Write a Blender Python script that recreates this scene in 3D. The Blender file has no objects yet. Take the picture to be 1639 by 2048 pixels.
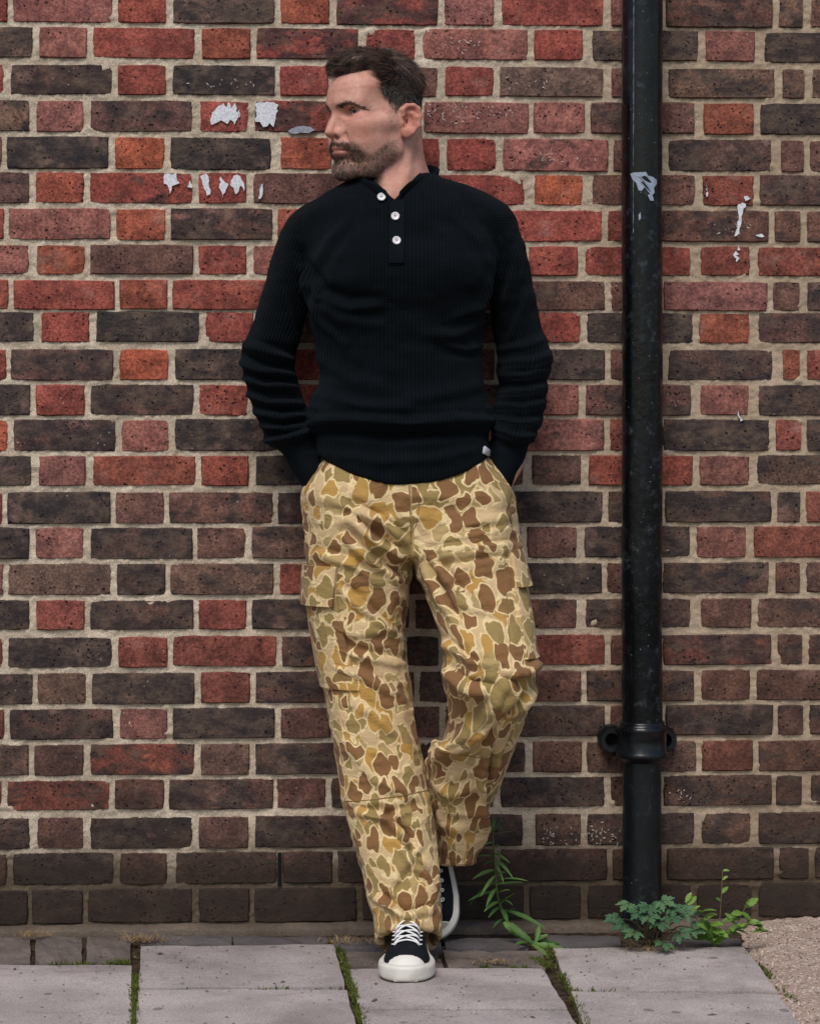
import bpy, bmesh, math, random
import numpy as np
from mathutils import Vector, Matrix
from mathutils.bvhtree import BVHTree

scene = bpy.context.scene
COL = scene.collection
random.seed(7)
rng = np.random.default_rng(7)

# ------------------------------------------------------------------ camera, sky, sun, exposure
FPX = 5216.0                      # focal length in photograph pixels (1639 x 2048)
DIST = 5.4                        # metres from the lens to the wall along the optical axis
YAW = math.radians(2.7)
CAM_H = 1.087
HORIZON = 800.0
ax_f = np.array([math.sin(YAW), math.cos(YAW), 0.0])
ax_r = np.array([math.cos(YAW), -math.sin(YAW), 0.0])
CAMP = np.array([-DIST * math.sin(YAW), -DIST * math.cos(YAW), CAM_H])

cam_data = bpy.data.cameras.new("camera")
cam = bpy.data.objects.new("camera", cam_data)
COL.objects.link(cam)
cam.location = CAMP
cam.rotation_euler = (math.radians(90), 0, -YAW)
cam_data.sensor_fit = 'VERTICAL'
cam_data.sensor_height = 36.0
cam_data.sensor_width = 36.0
cam_data.lens = FPX / 2048.0 * 36.0
cam_data.shift_y = -(1024.0 - HORIZON) / 2048.0
cam_data.clip_end = 500
scene.camera = cam

SUN_EL, SUN_AZ = 54.0, 196.0      # azimuth: compass direction the light comes from (180 = behind the camera)
world = bpy.data.worlds.new("World")
scene.world = world
world.use_nodes = True
wn = world.node_tree
sky = wn.nodes.new("ShaderNodeTexSky")
sky.sky_type = 'NISHITA'
sky.sun_disc = False
sky.sun_elevation = math.radians(SUN_EL)
sky.sun_rotation = math.radians(SUN_AZ)
sky.air_density = 1.3
sky.dust_density = 1.6
sky.ozone_density = 1.0
bg = wn.nodes["Background"]
bg.inputs["Strength"].default_value = 0.082
wn.links.new(sky.outputs[0], bg.inputs["Color"])

sun_data = bpy.data.lights.new("sun", 'SUN')
sun_data.energy = 1.5
sun_data.angle = math.radians(30)
sun_data.color = (1.0, 0.95, 0.89)
sun = bpy.data.objects.new("sun", sun_data)
COL.objects.link(sun)
_az, _el = math.radians(SUN_AZ), math.radians(SUN_EL)
_to = Vector((math.sin(_az) * math.cos(_el), math.cos(_az) * math.cos(_el), math.sin(_el)))
sun.rotation_euler = _to.to_track_quat('Z', 'Y').to_euler()
sun.location = (0, -4, 6)

vs = scene.view_settings
vs.view_transform = 'Standard'
vs.look = 'None'
vs.exposure = 0.58
vs.gamma = 1.0
vs.use_curve_mapping = False
scene.render.engine = 'CYCLES'
scene.cycles.use_denoising = True
scene.cycles.max_bounces = 6

# ------------------------------------------------------------------ pixel -> place
def ray(u, v):
    return ax_f * FPX + ax_r * (u - 819.5) + np.array([0, 0, 1.0]) * (HORIZON - v)

def P(u, v, Y):
    """point in the plane y = Y that the photograph shows at pixel (u, v)"""
    d = ray(u, v)
    return CAMP + d * ((Y - CAMP[1]) / d[1])

def G(u, v, z=0.0):
    """point of the ground (height z) that the photograph shows at pixel (u, v)"""
    d = ray(u, v)
    return CAMP + d * ((z - CAMP[2]) / d[2])

def to_px(p):
    """array (n,3) of points -> pixel coordinates"""
    q = np.asarray(p) - CAMP
    zc = q @ ax_f
    return 819.5 + FPX * (q @ ax_r) / zc, HORIZON - FPX * q[..., 2] / zc

# ------------------------------------------------------------------ objects
WLOC = {}                          # where each object's origin stands in the world

def link(o, parent=None):
    """o.location is given in world coordinates, also under a parent"""
    COL.objects.link(o)
    WLOC[o.name] = o.location.copy()
    if parent is not None:
        o.parent = parent
        o.matrix_parent_inverse = Matrix.Translation(-WLOC[parent.name])
    return o

def tag(o, label=None, cat=None, group=None, kind=None):
    if label: o["label"] = label
    if cat: o["category"] = cat
    if group: o["group"] = group
    if kind: o["kind"] = kind
    return o

def empty(name, loc=(0, 0, 0), parent=None):
    o = bpy.data.objects.new(name, None)
    o.location = loc
    o.empty_display_size = 0.05
    return link(o, parent)

def fast_mesh(name, V, F, mat=None, smooth=True):
    """V (n,3); F (m,3) or (m,4) array, or a list of faces"""
    me = bpy.data.meshes.new(name)
    if isinstance(F, np.ndarray):
        k = F.shape[1]
        me.vertices.add(len(V))
        me.vertices.foreach_set("co", np.ascontiguousarray(V, dtype=np.float32).ravel())
        me.loops.add(F.size)
        me.loops.foreach_set("vertex_index", np.ascontiguousarray(F, dtype=np.int32).ravel())
        me.polygons.add(len(F))
        me.polygons.foreach_set("loop_start", np.arange(0, F.size, k, dtype=np.int32))
        me.update(calc_edges=True)
        me.validate()
    else:
        me.from_pydata([tuple(v) for v in V], [], F)
    me.polygons.foreach_set("use_smooth", np.full(len(me.polygons), smooth, dtype=bool))
    if mat: me.materials.append(mat)
    me.update()
    return me

def obj(name, me, parent=None, local=None):
    o = bpy.data.objects.new(name, me)
    if local is not None:
        o.location = local
    return link(o, parent)

def attr(me, name, arr, typ='FLOAT'):
    a = me.attributes.new(name, typ, 'POINT')
    key = {'FLOAT': 'value', 'FLOAT_VECTOR': 'vector', 'FLOAT_COLOR': 'color'}[typ]
    a.data.foreach_set(key, np.ascontiguousarray(arr, dtype=np.float32).ravel())

class MB:
    """collects shapes into one mesh"""
    def __init__(self): self.v, self.f = [], []
    def add(self, V, F):
        n = len(self.v)
        self.v += [tuple(map(float, p)) for p in V]
        self.f += [tuple(i + n for i in f) for f in F]
        return self
    def box(self, lo, hi):
        x0, y0, z0 = lo; x1, y1, z1 = hi
        V = [(x0,y0,z0),(x1,y0,z0),(x1,y1,z0),(x0,y1,z0),(x0,y0,z1),(x1,y0,z1),(x1,y1,z1),(x0,y1,z1)]
        return self.add(V, [(0,3,2,1),(4,5,6,7),(0,1,5,4),(1,2,6,5),(2,3,7,6),(3,0,4,7)])
    def tube(self, pts, rad, n=8, cap=True, flat=1.0):
        pts = [np.asarray(p, float) for p in pts]
        m = len(pts)
        if np.isscalar(rad): rad = [rad] * m
        V, F = [], []
        up = None
        for i, p in enumerate(pts):
            t = pts[min(i + 1, m - 1)] - pts[max(i - 1, 0)]
            t = t / (np.linalg.norm(t) + 1e-9)
            if up is None:
                ref = np.array([0, 0, 1.0]) if abs(t[2]) < .9 else np.array([0, 1.0, 0])
                up = np.cross(np.cross(t, ref), t)
            else:
                up = up - t * np.dot(up, t)
            up = up / (np.linalg.norm(up) + 1e-9)
            side = np.cross(t, up)
            for k in range(n):
                a = 2 * math.pi * k / n
                V.append(p + (side * math.cos(a) + up * math.sin(a) * flat) * rad[i])
        for i in range(m - 1):
            for k in range(n):
                F.append((i*n+k, i*n+(k+1) % n, (i+1)*n+(k+1) % n, (i+1)*n+k))
        if cap:
            F.append(tuple(range(n - 1, -1, -1)))
            F.append(tuple((m - 1) * n + k for k in range(n)))
        return self.add(V, F)
    def lathe(self, prof, c, n=32, cap=True):
        """prof: list of (radius, z) from bottom to top round a vertical axis at c"""
        V, F = [], []
        for r, z in prof:
            for k in range(n):
                a = 2 * math.pi * k / n
                V.append((c[0] + r * math.cos(a), c[1] + r * math.sin(a), c[2] + z))
        for i in range(len(prof) - 1):
            for k in range(n):
                F.append((i*n+k, i*n+(k+1) % n, (i+1)*n+(k+1) % n, (i+1)*n+k))
        if cap:
            F.append(tuple(range(n - 1, -1, -1)))
            F.append(tuple((len(prof) - 1) * n + k for k in range(n)))
        return self.add(V, F)
    def build(self, name, mat, parent=None, smooth=True, local=None):
        return obj(name, fast_mesh(name, self.v, self.f, mat, smooth), parent, local)

def smooth_by_angle(o, deg=40):
    me = o.data
    bm = bmesh.new(); bm.from_mesh(me)
    bmesh.ops.recalc_face_normals(bm, faces=bm.faces)
    for e in bm.edges:
        if len(e.link_faces) == 2 and e.calc_face_angle(0) > math.radians(deg):
            e.smooth = False
    bm.to_mesh(me); bm.free()

# ------------------------------------------------------------------ noise and implicit surfaces
def vnoise(x, y, z, seed=0):
    """value noise in -1..1, arrays in"""
    xi, yi, zi = np.floor(x).astype(np.int64), np.floor(y).astype(np.int64), np.floor(z).astype(np.int64)
    fx, fy, fz = x - xi, y - yi, z - zi
    fx, fy, fz = fx*fx*(3-2*fx), fy*fy*(3-2*fy), fz*fz*(3-2*fz)
    def h(i, j, k):
        n = (i * 374761393 + j * 668265263 + k * 2147483647 + seed * 1274126177) & 0xffffffff
        n = ((n ^ (n >> 13)) * 1274126177) & 0xffffffff
        n = (n ^ (n >> 16)) & 0xffff
        return n / 32767.5 - 1.0
    def L(a, b, t): return a + (b - a) * t
    return L(L(L(h(xi,yi,zi), h(xi+1,yi,zi), fx), L(h(xi,yi+1,zi), h(xi+1,yi+1,zi), fx), fy),
             L(L(h(xi,yi,zi+1), h(xi+1,yi,zi+1), fx), L(h(xi,yi+1,zi+1), h(xi+1,yi+1,zi+1), fx), fy), fz)

def sstep(x, a, b):
    t = np.clip((x - a) / (b - a), 0, 1)
    return t * t * (3 - 2 * t)

def smin(a, b, k):
    h = np.clip(.5 + .5 * (b - a) / k, 0, 1)
    return b * (1 - h) + a * h - k * h * (1 - h)

def smax(a, b, k): return -smin(-a, -b, k)

def ell(p, c, r):
    x, y, z = p[0] - c[0], p[1] - c[1], p[2] - c[2]
    k0 = np.sqrt((x/r[0])**2 + (y/r[1])**2 + (z/r[2])**2) + 1e-6
    k1 = np.sqrt((x/r[0]**2)**2 + (y/r[1]**2)**2 + (z/r[2]**2)**2) + 1e-6
    return k0 * (k0 - 1) / k1

def cap(p, a, b, ra, rb=None):
    rb = ra if rb is None else rb
    a = np.asarray(a, np.float32); d = np.asarray(b, np.float32) - a
    x, y, z = p[0] - a[0], p[1] - a[1], p[2] - a[2]
    t = np.clip((x*d[0] + y*d[1] + z*d[2]) / float(d @ d), 0, 1)
    return np.sqrt((x - d[0]*t)**2 + (y - d[1]*t)**2 + (z - d[2]*t)**2) - (ra + (rb - ra) * t)

def grid(lo, hi, h):
    n = [int(math.ceil((hi[i] - lo[i]) / h)) + 1 for i in range(3)]
    axes = [np.float32(lo[i]) + np.arange(n[i], dtype=np.float32) * np.float32(h) for i in range(3)]
    return np.meshgrid(*axes, indexing='ij')

def surface_nets(Fv, lo, h, relax=1):
    s = Fv < 0
    acc = np.zeros([n - 1 for n in Fv.shape], np.uint8)
    for i in (0, 1):
        for j in (0, 1):
            for k in (0, 1):
                acc += s[i:i+acc.shape[0], j:j+acc.shape[1], k:k+acc.shape[2]]
    act = (acc > 0) & (acc < 8)
    C = np.argwhere(act)
    idx = np.full(acc.shape, -1, np.int32)
    idx[act] = np.arange(len(C))
    corner = np.array([[i, j, k] for i in (0, 1) for j in (0, 1) for k in (0, 1)])
    vals = np.stack([Fv[C[:, 0]+c[0], C[:, 1]+c[1], C[:, 2]+c[2]] for c in corner], 1)
    pos = np.zeros((len(C), 3)); cnt = np.zeros(len(C))
    for a in range(8):
        for b in range(a + 1, 8):
            if np.abs(corner[a] - corner[b]).sum() != 1: continue
            m = (vals[:, a] < 0) != (vals[:, b] < 0)
            t = np.where(m, vals[:, a] / np.where(m, vals[:, a] - vals[:, b], 1), 0)
            pos += m[:, None] * (corner[a] + (corner[b] - corner[a]) * t[:, None])
            cnt += m
    V = np.asarray(lo) + (C + pos / cnt[:, None]) * h
    quads = []
    for axis in range(3):
        o1, o2 = (axis + 1) % 3, (axis + 2) % 3
        sl0 = [slice(None)] * 3; sl1 = [slice(None)] * 3
        sl0[axis] = slice(0, -1); sl1[axis] = slice(1, None)
        a, b = s[tuple(sl0)], s[tuple(sl1)]
        E = np.argwhere(a != b)
        E = E[(E[:, o1] > 0) & (E[:, o2] > 0) & (E[:, o1] < Fv.shape[o1]-1) & (E[:, o2] < Fv.shape[o2]-1)]
        inside = a[E[:, 0], E[:, 1], E[:, 2]]
        def at(d1, d2):
            q = E.copy(); q[:, o1] -= d1; q[:, o2] -= d2
            return idx[q[:, 0], q[:, 1], q[:, 2]]
        q = np.stack([at(1, 1), at(0, 1), at(0, 0), at(1, 0)], 1)
        q[~inside] = q[~inside][:, ::-1]
        quads.append(q)
    Q = np.concatenate(quads)
    for _ in range(relax):
        V = laplace(V, Q, .5)
    return V, Q

def laplace(V, Q, w=.5):
    S = np.zeros_like(V); n = np.zeros(len(V))
    k = Q.shape[1]
    for i in range(k):
        a, b = Q[:, i], Q[:, (i + 1) % k]
        for c in range(3):
            S[:, c] += np.bincount(a, V[b, c], len(V)) + np.bincount(b, V[a, c], len(V))
        n += np.bincount(a, minlength=len(V)) + np.bincount(b, minlength=len(V))
    return V * (1 - w) + w * S / np.maximum(n, 1)[:, None]

def vnormals(V, Q):
    d1, d2 = V[Q[:, 2]] - V[Q[:, 0]], V[Q[:, 3 if Q.shape[1] == 4 else 1]] - V[Q[:, 1 if Q.shape[1] == 4 else 0]]
    n = np.cross(d1, d2)
    N = np.zeros_like(V)
    for i in range(Q.shape[1]):
        for c in range(3):
            N[:, c] += np.bincount(Q[:, i], n[:, c], len(V))
    return N / (np.linalg.norm(N, axis=1)[:, None] + 1e-12)

class Loft:
    """implicit limb: horizontal superellipse sections; rows = (v, u_left, u_right, Y, half depth)"""
    def __init__(self, rows, power=2.0, blur=0.006):
        R = []
        for v, ul, ur, Y, ry in rows:
            a, b = P(ul, v, Y), P(ur, v, Y)
            R.append((a[2], (a[0] + b[0]) / 2, (b[0] - a[0]) / 2, Y, ry))
        R = np.array(sorted(R))
        self.z0, self.z1 = R[0, 0], R[-1, 0]
        self.zs = np.linspace(self.z0 - .06, self.z1 + .06, 700)
        step = self.zs[1] - self.zs[0]
        k = max(1, int(3 * blur / step))
        w = np.exp(-.5 * (np.arange(-k, k + 1) * step / blur) ** 2); w /= w.sum()
        self.t = []
        for c in range(1, 5):
            y = np.interp(self.zs, R[:, 0], R[:, c])
            y = np.convolve(np.pad(y, k, mode='edge'), w, 'valid')
            self.t.append(y)
        self.p = power
    def par(self, z):
        return [np.interp(z, self.zs, t) for t in self.t]
    def __call__(self, X, Y, Z, grow=0.0):
        if X.ndim == 3:          # regular grid: sections are constant over each layer
            cx, rx, cy, ry = [a.astype(np.float32)[None, None, :] for a in self.par(Z[0, 0, :])]
        else:
            cx, rx, cy, ry = self.par(Z)
        rx, ry = rx + grow, ry + grow
        r = ((np.abs(X - cx) / rx) ** self.p + (np.abs(Y - cy) / ry) ** self.p) ** (1 / self.p)
        return (r - 1) * np.minimum(rx, ry)
    def surf(self, ang, z, off=0.0):
        """point on the limb; ang 0 = front (towards camera), +90 deg = viewer's right"""
        cx, rx, cy, ry = self.par(np.asarray(z, float))
        s, c = np.sin(ang), np.cos(ang)
        k = (np.abs(s) ** self.p + np.abs(c) ** self.p) ** (-1 / self.p)
        return np.stack([cx + (rx + off) * s * k, cy - (ry + off) * c * k, np.asarray(z, float)], -1)
    def angle(self, X, Y, Z):
        cx, rx, cy, ry = self.par(Z)
        return np.arctan2((X - cx) / rx, -(Y - cy) / ry), (rx + ry) / 2

# ------------------------------------------------------------------ colour and materials
def lin(r, g=None, b=None, a=1.0):
    if g is None: r, g, b = r
    f = lambda c: (c / 255 / 12.92) if c / 255 <= .04045 else ((c / 255 + .055) / 1.055) ** 2.4
    return (f(r), f(g), f(b), a)

class NT:
    """small helper to write node trees"""
    def __init__(self, name):
        self.m = bpy.data.materials.new(name)
        self.m.use_nodes = True
        self.t = self.m.node_tree
        self.b = self.t.nodes["Principled BSDF"]
        self.out = self.t.nodes["Material Output"]
    def n(self, typ, **kw):
        nd = self.t.nodes.new(typ)
        for k, v in kw.items(): setattr(nd, k, v)
        return nd
    def l(self, a, b): self.t.links.new(a, b)
    def inp(self, sock, val):
        if isinstance(val, bpy.types.NodeSocket): self.l(val, sock)
        else: sock.default_value = val
    def pos(self): return self.n("ShaderNodeNewGeometry").outputs["Position"]
    def objc(self): return self.n("ShaderNodeTexCoord").outputs["Object"]
    def attrib(self, name, typ='GEOMETRY'):
        return self.n("ShaderNodeAttribute", attribute_name=name, attribute_type=typ)
    def vmath(self, op, a, b=None, out=0):
        nd = self.n("ShaderNodeVectorMath", operation=op)
        self.inp(nd.inputs[0], a)
        if b is not None:
            if op == 'SCALE': self.inp(nd.inputs[3], b)
            else: self.inp(nd.inputs[1], b)
        return nd.outputs[out]
    def math(self, op, a, b=None, clamp=False):
        nd = self.n("ShaderNodeMath", operation=op, use_clamp=clamp)
        self.inp(nd.inputs[0], a)
        if b is not None: self.inp(nd.inputs[1], b)
        return nd.outputs[0]
    def noise(self, vec, scale, detail=3, rough=.55, dist=0.0, out="Fac"):
        nd = self.n("ShaderNodeTexNoise")
        self.inp(nd.inputs["Vector"], vec)
        nd.inputs["Scale"].default_value = scale
        nd.inputs["Detail"].default_value = detail
        nd.inputs["Roughness"].default_value = rough
        nd.inputs["Distortion"].default_value = dist
        return nd.outputs[out]
    def voro(self, vec, scale, out="Distance", dim='3D', feature='F1', rand=1.0):
        nd = self.n("ShaderNodeTexVoronoi", voronoi_dimensions=dim, feature=feature)
        self.inp(nd.inputs["Vector"], vec)
        nd.inputs["Scale"].default_value = scale
        nd.inputs["Randomness"].default_value = rand
        return nd.outputs[out]
    def ramp(self, fac, lo, hi, a=0.0, b=1.0):
        nd = self.n("ShaderNodeMapRange", interpolation_type='SMOOTHSTEP')
        self.inp(nd.inputs[0], fac)
        self.inp(nd.inputs[1], lo); self.inp(nd.inputs[2], hi)
        nd.inputs[3].default_value = a; nd.inputs[4].default_value = b
        return nd.outputs[0]
    def mix(self, fac, a, b, blend='MIX'):
        nd = self.n("ShaderNodeMix", data_type='RGBA', blend_type=blend)
        self.inp(nd.inputs[0], fac); self.inp(nd.inputs[6], a); self.inp(nd.inputs[7], b)
        return nd.outputs[2]
    def bump(self, height, strength=.5, dist=.002, normal=None):
        nd = self.n("ShaderNodeBump")
        nd.inputs["Strength"].default_value = strength
        nd.inputs["Distance"].default_value = dist
        self.l(height, nd.inputs["Height"])
        if normal is not None: self.l(normal, nd.inputs["Normal"])
        return nd.outputs[0]
    def done(self, color=None, rough=.8, normal=None, spec=.3, **kw):
        if color is not None: self.inp(self.b.inputs["Base Color"], color)
        self.inp(self.b.inputs["Roughness"], rough)
        self.b.inputs["Specular IOR Level"].default_value = spec
        if normal is not None: self.l(normal, self.b.inputs["Normal"])
        for k, v in kw.items(): self.inp(self.b.inputs[k], v)
        return self.m
# ------------------------------------------------------------------ materials of the setting
def brick_material():
    t = NT("fired_brick")
    info = t.n("ShaderNodeObjectInfo")
    pos = t.pos()
    off = t.vmath('SCALE', t.n("ShaderNodeCombineXYZ").outputs[0], 1.0)
    rnd = t.math('MULTIPLY', info.outputs["Random"], 37.0)
    cb = t.n("ShaderNodeCombineXYZ")
    for i in range(3): t.l(rnd, cb.inputs[i])
    p = t.vmath('ADD', pos, cb.outputs[0])
    scorch = t.attrib("scorch", 'OBJECT').outputs["Fac"]
    base = info.outputs["Color"]
    # mottling
    n1 = t.noise(p, 26, 4, .6)
    c = t.mix(t.ramp(n1, .3, .72), t.mix(1.0, base, (.62, .60, .64, 1), 'MULTIPLY'), t.mix(1.0, base, (1.34, 1.26, 1.2, 1), 'MULTIPLY'))
    n2 = t.noise(p, 160, 3, .7)
    c = t.mix(t.ramp(n2, .38, .66), t.mix(1.0, c, (.66, .65, .66, 1), 'MULTIPLY'), t.mix(1.0, c, (1.26, 1.25, 1.24, 1), 'MULTIPLY'))
    # kiln-scorched patches
    st = t.vmath('MULTIPLY', p, (1.0, 1.0, 1.9))
    n3 = t.noise(st, 13, 4, .6, .3)
    thr = t.math('SUBTRACT', .80, t.math('MULTIPLY', scorch, .52))
    m = t.ramp(t.math('SUBTRACT', n3, thr), -.07, .09)
    m = t.math('MULTIPLY', m, t.ramp(scorch, .02, .3))
    n4 = t.noise(t.vmath('MULTIPLY', p, (1, 1, 1.6)), 22, 6, .78)
    dark = t.mix(t.ramp(n4, .40, .70), lin(46, 44, 48), lin(108, 92, 79))
    c = t.mix(t.math('MULTIPLY', m, .8), c, dark)
    # pale bloom
    n5 = t.noise(t.vmath('ADD', p, (5, 3, 1)), 17, 4, .65)
    c = t.mix(t.ramp(n5, .56, .80, 0, .5), c, lin(176, 136, 124))
    # pits: small black holes
    v1 = t.voro(p, 105)
    pick = t.ramp(t.noise(p, 30, 2), .5, .62)
    pit = t.math('MULTIPLY', t.ramp(v1, .26, .17), pick)
    v2 = t.voro(t.vmath('ADD', p, (2, 7, 4)), 46)
    pit2 = t.math('MULTIPLY', t.ramp(v2, .15, .10), t.ramp(t.noise(p, 9, 1), .48, .56))
    pits = t.math('MAXIMUM', pit, pit2)
    c = t.mix(t.math('MULTIPLY', pits, .85), c, lin(26, 22, 24))
    # pale lime flecks
    v3 = t.voro(t.vmath('ADD', p, (9, 1, 6)), 75)
    fl = t.math('MULTIPLY', t.ramp(v3, .13, .07), t.ramp(t.noise(p, 12, 2), .58, .66))
    c = t.mix(t.math('MULTIPLY', fl, .7), c, lin(205, 190, 180))
    c = t.mix(grime(t, pos), c, lin(50, 42, 37))
    h = t.math('ADD', t.math('MULTIPLY', n2, .5), t.math('SUBTRACT', t.math('MULTIPLY', n1, .25), t.math('MULTIPLY', pits, 1.3)))
    h = t.math('ADD', h, t.math('MULTIPLY', t.noise(p, 330, 3, .7), .6))
    return t.done(c, .92, t.bump(h, 1.0, .0034), .15)

def grime(t, pos):
    """soot and splash dirt that sits on the lowest courses of the wall"""
    sx = t.n("ShaderNodeSeparateXYZ"); t.l(pos, sx.inputs[0])
    n = t.noise(t.vmath('MULTIPLY', pos, (1, 1, 2.5)), 9, 5, .65)
    z = t.math('ADD', sx.outputs[2], t.math('MULTIPLY', t.math('SUBTRACT', n, .5), -.22))
    low = t.ramp(z, .28, .08, 0, .85)
    n2 = t.noise(t.vmath('ADD', pos, (4, 0, 9)), 2.2, 4, .6)
    zz = t.ramp(sx.outputs[2], .9, .15, 0, .45)
    return t.math('MAXIMUM', low, t.math('MULTIPLY', t.ramp(n2, .36, .62), zz))

def mortar_material():
    t = NT("lime_mortar")
    pos = t.pos()
    n1 = t.noise(pos, 11, 5, .65)
    c = t.mix(t.ramp(n1, .3, .7), lin(188, 171, 150), lin(224, 208, 188))
    n2 = t.noise(pos, 330, 3, .7)
    c = t.mix(t.ramp(n2, .35, .68), t.mix(1.0, c, (.66, .64, .62, 1), 'MULTIPLY'), t.mix(1.0, c, (1.13, 1.12, 1.1, 1), 'MULTIPLY'))
    sx = t.n("ShaderNodeSeparateXYZ"); t.l(pos, sx.inputs[0])
    brown = t.ramp(t.math('ADD', sx.outputs[0], t.math('MULTIPLY', n1, .5)), .25, 1.0, 0, .55)
    c = t.mix(brown, c, lin(156, 132, 106))
    g = grime(t, pos)
    wet = t.ramp(t.math('ADD', sx.outputs[2], t.math('MULTIPLY', n1, .10)), .27, .14, 0, .9)
    c = t.mix(t.math('MAXIMUM', wet, t.math('POWER', g, 1.7)), c, lin(70, 57, 45))
    h = t.math('ADD', t.math('MULTIPLY', n2, .7), t.noise(pos, 60, 4))
    return t.done(c, .95, t.bump(h, .8, .0025), .1)

M_BRICK = brick_material()
M_MORTAR = mortar_material()

def simple(name, rgb, rough=.7, var=.15, scale=40, bump=0.0, bscale=200, spec=.3, dist=.001, **kw):
    t = NT(name)
    pos = t.pos()
    n = t.noise(pos, scale, 4, .6)
    base = lin(rgb)
    lo = tuple(c * (1 - var) for c in base[:3]) + (1,)
    hi = tuple(min(1, c * (1 + var)) for c in base[:3]) + (1,)
    c = t.mix(t.ramp(n, .3, .7), lo, hi)
    nm = t.bump(t.noise(pos, bscale, 3), bump, dist) if bump else None
    return t.done(c, rough, nm, spec, **kw)

M_PAINT = simple("white_paint", (214, 214, 219), .7, .22, 260, .3, 300)
M_SLOT = simple("dark_slot", (10, 9, 9), .9, .1)

# ------------------------------------------------------------------ the wall
CODE = {'r': (152, 84, 74), 'o': (160, 92, 75), 'O': (172, 97, 73), 'p': (158, 106, 98), 'v': (118, 88, 80),
        'b': (124, 102, 90), 'd': (96, 80, 74)}
ROWS = [(-17,45),(55,115),(130,188),(201,262),(274,337),(346,406),(418,479),(491,548),(561,618),(625,684),
        (699,759),(770,830),(840,902),(913,971),(986,1047),(1056,1117),(1129,1189),(1202,1259),(1275,1334),
        (1347,1407),(1418,1477),(1490,1550),(1561,1619),(1636,1697),(1707,1769),(1780,1846)]
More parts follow.
